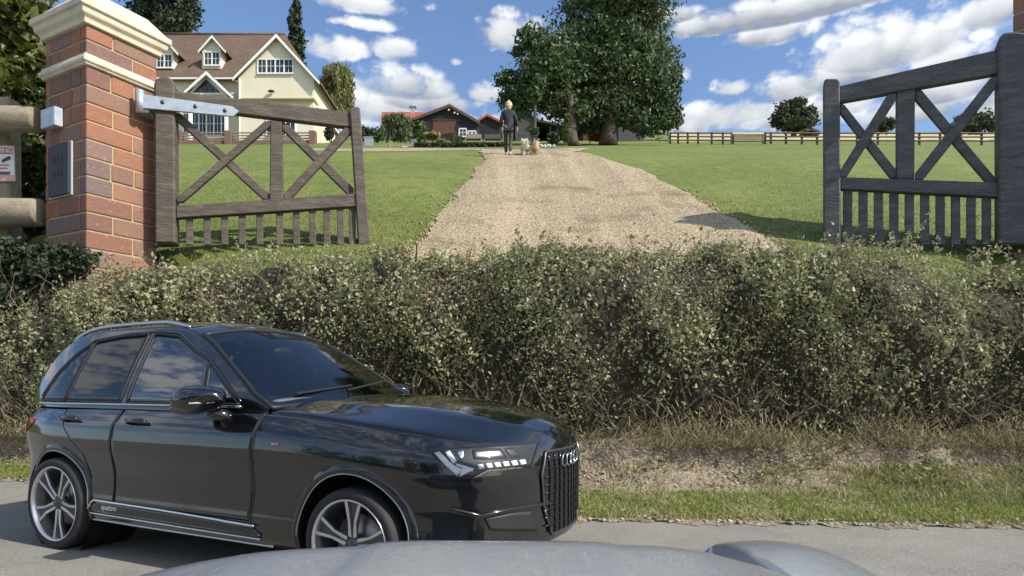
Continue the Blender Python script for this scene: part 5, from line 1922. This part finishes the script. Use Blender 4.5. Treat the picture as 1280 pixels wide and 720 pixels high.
pfence('pale post and rail fence running right from the stable block', [806, 816, 826, 837], 50, 48, M_prail, 2, 13, 1.6)
pfence('dark post and rail fence across the top of the right lawn', [838, 848, 860, 873, 890, 904, 915], 48, 47, M_frail)
fg = pfence('dark field gate in the rail fence left of the lone oak', [917, 954], 47, 47, M_frail, 4, 13.5, 1.6)
fg.name = 'field_gate'
fg['category'] = 'gate'
pfence('dark post and rail fence in front of the lone oak', [957, 964, 983, 1003, 1022, 1042], 47, 46, M_frail, 3, 16, 2.2)
pfence('dark rail fence seen through the right gate leaf', [1046, 1072, 1098, 1124, 1150, 1176, 1202, 1228, 1254, 1280], 46, 44, M_frail, 3, 16.5, 2)

# ---------------------------------------------------------------- walker and dogs
M_skin = mat('skin', (.52, .32, .23), .55)
M_navy = mat('navy_jacket', (.012, .014, .022), .8, bump=(12, .4, .01))
M_trous = mat('olive_trousers', (.055, .05, .04), .85)
M_shoe = mat('pale_shoe', (.55, .53, .5), .6)
M_knit = mat('mustard_knit', (.60, .45, .25), .9, bump=(60, .8, .01))
M_hair = mat('fair_hair', (.38, .25, .12), .6)
YW = 20.9
w0_ = P(635.5, 195, YW)
per = empty('person', (w0_.x, YW, gz(w0_.x, YW)), 'person in dark jacket, olive trousers and pale yellow knitted hat walking away up the drive', 'person')
B = Vector((w0_.x, YW, gz(w0_.x, YW)))
sl = gz(w0_.x, YW + .3) - gz(w0_.x, YW)      # rise over 0.3 m


def W_(x, y, z): return B + Vector((x, y, z + (y / .3) * sl * max(0, 1 - z / .9)))


S = {'pel': W_(0, 0, .94), 'wai': W_(0, .02, 1.12), 'che': W_(0, .05, 1.32), 'nek': W_(0, .05, 1.48), 'hed': W_(0.01, .07, 1.62), 'crn': W_(.01, .07, 1.70),
     'hl': W_(-.085, 0, .90), 'kl': W_(-.09, .10, .50), 'al': W_(-.075, .10, .09), 'tl': W_(-.08, .27, .035),
     'hr': W_(.085, 0, .90), 'kr': W_(.075, .03, .49), 'ar': W_(.06, -.14, .12), 'tr': W_(.065, .03, .03),
     'sl': W_(-.18, .04, 1.42), 'el': W_(-.235, .0, 1.15), 'wl': W_(-.225, .08, .92), 'sr': W_(.18, .04, 1.42), 'er': W_(.25, .02, 1.17), 'wr': W_(.29, .12, .95)}
ks = list(S)
ix = {k: i for i, k in enumerate(ks)}
ed = [('pel', 'wai'), ('wai', 'che'), ('che', 'nek'), ('nek', 'hed'), ('hed', 'crn'), ('pel', 'hl'), ('hl', 'kl'), ('kl', 'al'), ('al', 'tl'), ('pel', 'hr'), ('hr', 'kr'), ('kr', 'ar'), ('ar', 'tr'), ('che', 'sl'), ('sl', 'el'), ('el', 'wl'), ('che', 'sr'), ('sr', 'er'), ('er', 'wr')]
rad = {'pel': (.13, .10), 'wai': (.12, .09), 'che': (.145, .10), 'nek': .05, 'hed': (.078, .09), 'crn': (.06, .07), 'hl': .085, 'kl': .052, 'al': .036, 'tl': .03, 'hr': .085, 'kr': .052, 'ar': .036, 'tr': .03, 'sl': .06, 'el': .042, 'wl': .028, 'sr': .06, 'er': .042, 'wr': .028}
V_ = [S[k] for k in ks]
E_ = [(ix[a], ix[b]) for a, b in ed]
R_ = [rad[k] for k in ks]
for sd, wk, sg_ in (('l', 'wl', -1), ('r', 'wr', 1)):
    wv = S[wk]
    pm_ = wv + Vector((0, .01, -.06))
    V_.append(pm_)
    R_.append(.028)
    pi_ = len(V_) - 1
    E_.append((ix[wk], pi_))
    for f in range(5):
        a = Vector((sg_ * .004, .03 - .018 * f, -.045 + .004 * abs(f - 1))) if f < 4 else Vector((-sg_ * .01, .045, -.005))
        b = a + (Vector((-sg_ * .012, 0, -.035)) if f < 4 else Vector((-sg_ * .012, .012, -.03)))
        V_ += [pm_ + a, pm_ + b]
        R_ += [.009, .008]
        E_ += [(pi_, len(V_) - 2), (len(V_) - 2, len(V_) - 1)]
bo_ = skin_body('body', V_, E_, R_, M_skin, per)


def garment(name, keys, edges, radii, m, root=0):
    return skin_body(name, [S[k] if isinstance(k, str) else k for k in keys], edges, radii, m, per, root)


hem = W_(0, .0, .80)
garment('jacket', [hem, 'pel', 'wai', 'che', W_(0, .05, 1.50), 'sl', 'el', S['wl'] + Vector((0, 0, .03)), 'sr', 'er', S['wr'] + Vector((0, 0, .03))],
        [(0, 1), (1, 2), (2, 3), (3, 4), (3, 5), (5, 6), (6, 7), (3, 8), (8, 9), (9, 10)],
        [(.175, .125), (.17, .135), (.155, .125), (.175, .13), (.08, .08), .085, .068, .052, .085, .068, .052], M_navy, 1)
garment('trousers', ['pel', 'hl', 'kl', S['al'] + Vector((0, 0, .02)), 'hr', 'kr', S['ar'] + Vector((0, 0, .02))], [(0, 1), (1, 2), (2, 3), (0, 4), (4, 5), (5, 6)], [(.13, .11), .10, .068, .055, .10, .068, .055], M_trous)
for a, t in (('al', 'tl'), ('ar', 'tr')):
    heel = S[a] + Vector((0, -.05, -.04))
    skin_body('shoe', [heel, S[a] + Vector((0, .03, -.03)), S[t] + Vector((0, .02, .0))], [(0, 1), (1, 2)], [(.045, .04), (.048, .045), (.042, .03)], M_shoe, per)
hc = S['hed'] + Vector((0, .0, .045))
mb = MB()
mb.v = []
mb.lathe([(.112, -.02), (.118, .02), (.108, .025), (.112, .06), (.10, .10), (.06, .14), (0, .152)], Matrix.Translation(hc) @ Matrix.Rotation(R(8), 4, 'X'), 24)
hat = mb.build('knitted_hat', M_knit, per, True)
MB().ell(hc + Vector((0, -.01, .165)), (.035, .035, .032), 10).build('bobble', M_knit, hat, True)
MB().ell(S['hed'] + Vector((0, -.045, -.03)), (.088, .06, .10), 14).build('hair', M_hair, per, True)
fc = MB()
fc.ell(S['hed'] + Vector((0, .10, -.005)), (.014, .022, .022), 8)
fc.build('nose', M_skin, bo_, True)
for sx in (-.032, .032):
    MB().ell(S['hed'] + Vector((sx, .088, .02)), (.012, .01, .008), 8).build('eye', M_lead, bo_, True)
    MB().ell(S['hed'] + Vector((sx * 2.6, .0, .0)), (.012, .022, .032), 8).build('ear', M_skin, bo_, True)
MB().ell(S['hed'] + Vector((0, .09, -.045)), (.025, .01, .007), 8).build('mouth', M_sred, bo_, True)


def dog(px, dY, col, label, s=1.0, turn=0, floppy=False):
    Y = YW + dY
    p = P(px, 195, Y)
    p.z = gz(p.x, Y)
    m = mat('dog_coat', col[0], .95, island=[col[0], col[1], col[2]])
    o = empty('dog', p, label, 'dog')
    rot = Matrix.Rotation(turn, 4, 'Z')
    slope_ = gz(p.x, Y + .5) - gz(p.x, Y)

    def D(x, y, z):
        v = rot @ Vector((x * s, y * s, z * s))
        return p + v + Vector((0, 0, slope_ * v.y / .5 * .9))
    vs_ = [D(0, -.20, .30), D(0, 0, .31), D(0, .20, .33), D(0, .30, .43), D(0, .35, .50), D(0, .44, .48), D(0, .49, .465),
           D(-.075, -.20, .24), D(-.08, -.15, .155), D(-.08, -.235, .09), D(-.08, -.21, .02),
           D(.075, -.20, .24), D(.08, -.15, .155), D(.08, -.235, .09), D(.08, -.21, .02),
           D(-.08, .20, .22), D(-.08, .19, .11), D(-.08, .215, .02), D(.08, .20, .22), D(.08, .17, .11), D(.08, .20, .02),
           D(0, -.29, .36), D(0, -.31, .45), D(0, -.26, .51)]
    ed_ = [(0, 1), (1, 2), (2, 3), (3, 4), (4, 5), (5, 6), (0, 7), (7, 8), (8, 9), (9, 10), (0, 11), (11, 12), (12, 13), (13, 14), (2, 15), (15, 16), (16, 17), (2, 18), (18, 19), (19, 20), (0, 21), (21, 22), (22, 23)]
    rr_ = [.085, .095, .10, .075, .085, .05, .03, .07, .048, .035, .035, .07, .048, .035, .035, .055, .04, .035, .055, .04, .035, .03, .032, .02]
    rr_ = [r * s for r in rr_]
    b_ = skin_body('body', vs_, ed_, rr_, m, o, 1, 1)
    # rough coat: short locks standing out of the skin
    C_, N_ = [], []
    me_ = b_.data
    for pol in me_.polygons:
        c_ = pol.center
        for k in range(5):
            C_.append(c_ + Vector((rnd.gauss(0, .02), rnd.gauss(0, .02), rnd.gauss(0, .02))) + pol.normal * .004)
    V, F = leaf_quads(np.array(C_), .042 * s, .4, up=(0, -.3, -1), upw=.45)
    big('coat', V, F, m, o)
    for sx in (-1, 1):
        MB().prism([D(sx * .04, .33, .57), D(sx * .10, .33, .58), D(sx * (.12 if floppy else .085), .33, .47 if floppy else .64)], rot @ Vector((0, .02, 0))).build('ear', m, o)
    MB().ell(D(0, .515, .475), (.018, .015, .015), 8).build('nose', M_lead, o, True)
    return o, D(0, .24, .46)


d1, c1 = dog(657, .05, [(.72, .64, .52), (.82, .75, .63), (.6, .52, .40)], 'fluffy cream dog trotting next to the walker', 1.0, .1, True)
d2, c2 = dog(669.5, -.0, [(.56, .40, .25), (.70, .55, .38), (.40, .27, .16)], 'smaller tan dog trotting to the right of the cream dog', .92, -.15)
hand = S['wr'] + Vector((0, .02, -.10))
for c, lab in ((c1, 'thin dark lead from the walker to the cream dog'), (c2, 'thin dark lead from the walker to the tan dog')):
    mid = hand.lerp(c, .5) + Vector((0, 0, -.10))
    o = MB().tube([hand, mid, c], .007, 5).build('dog_lead', M_dark, None)
    tag(o, lab, 'dog lead')
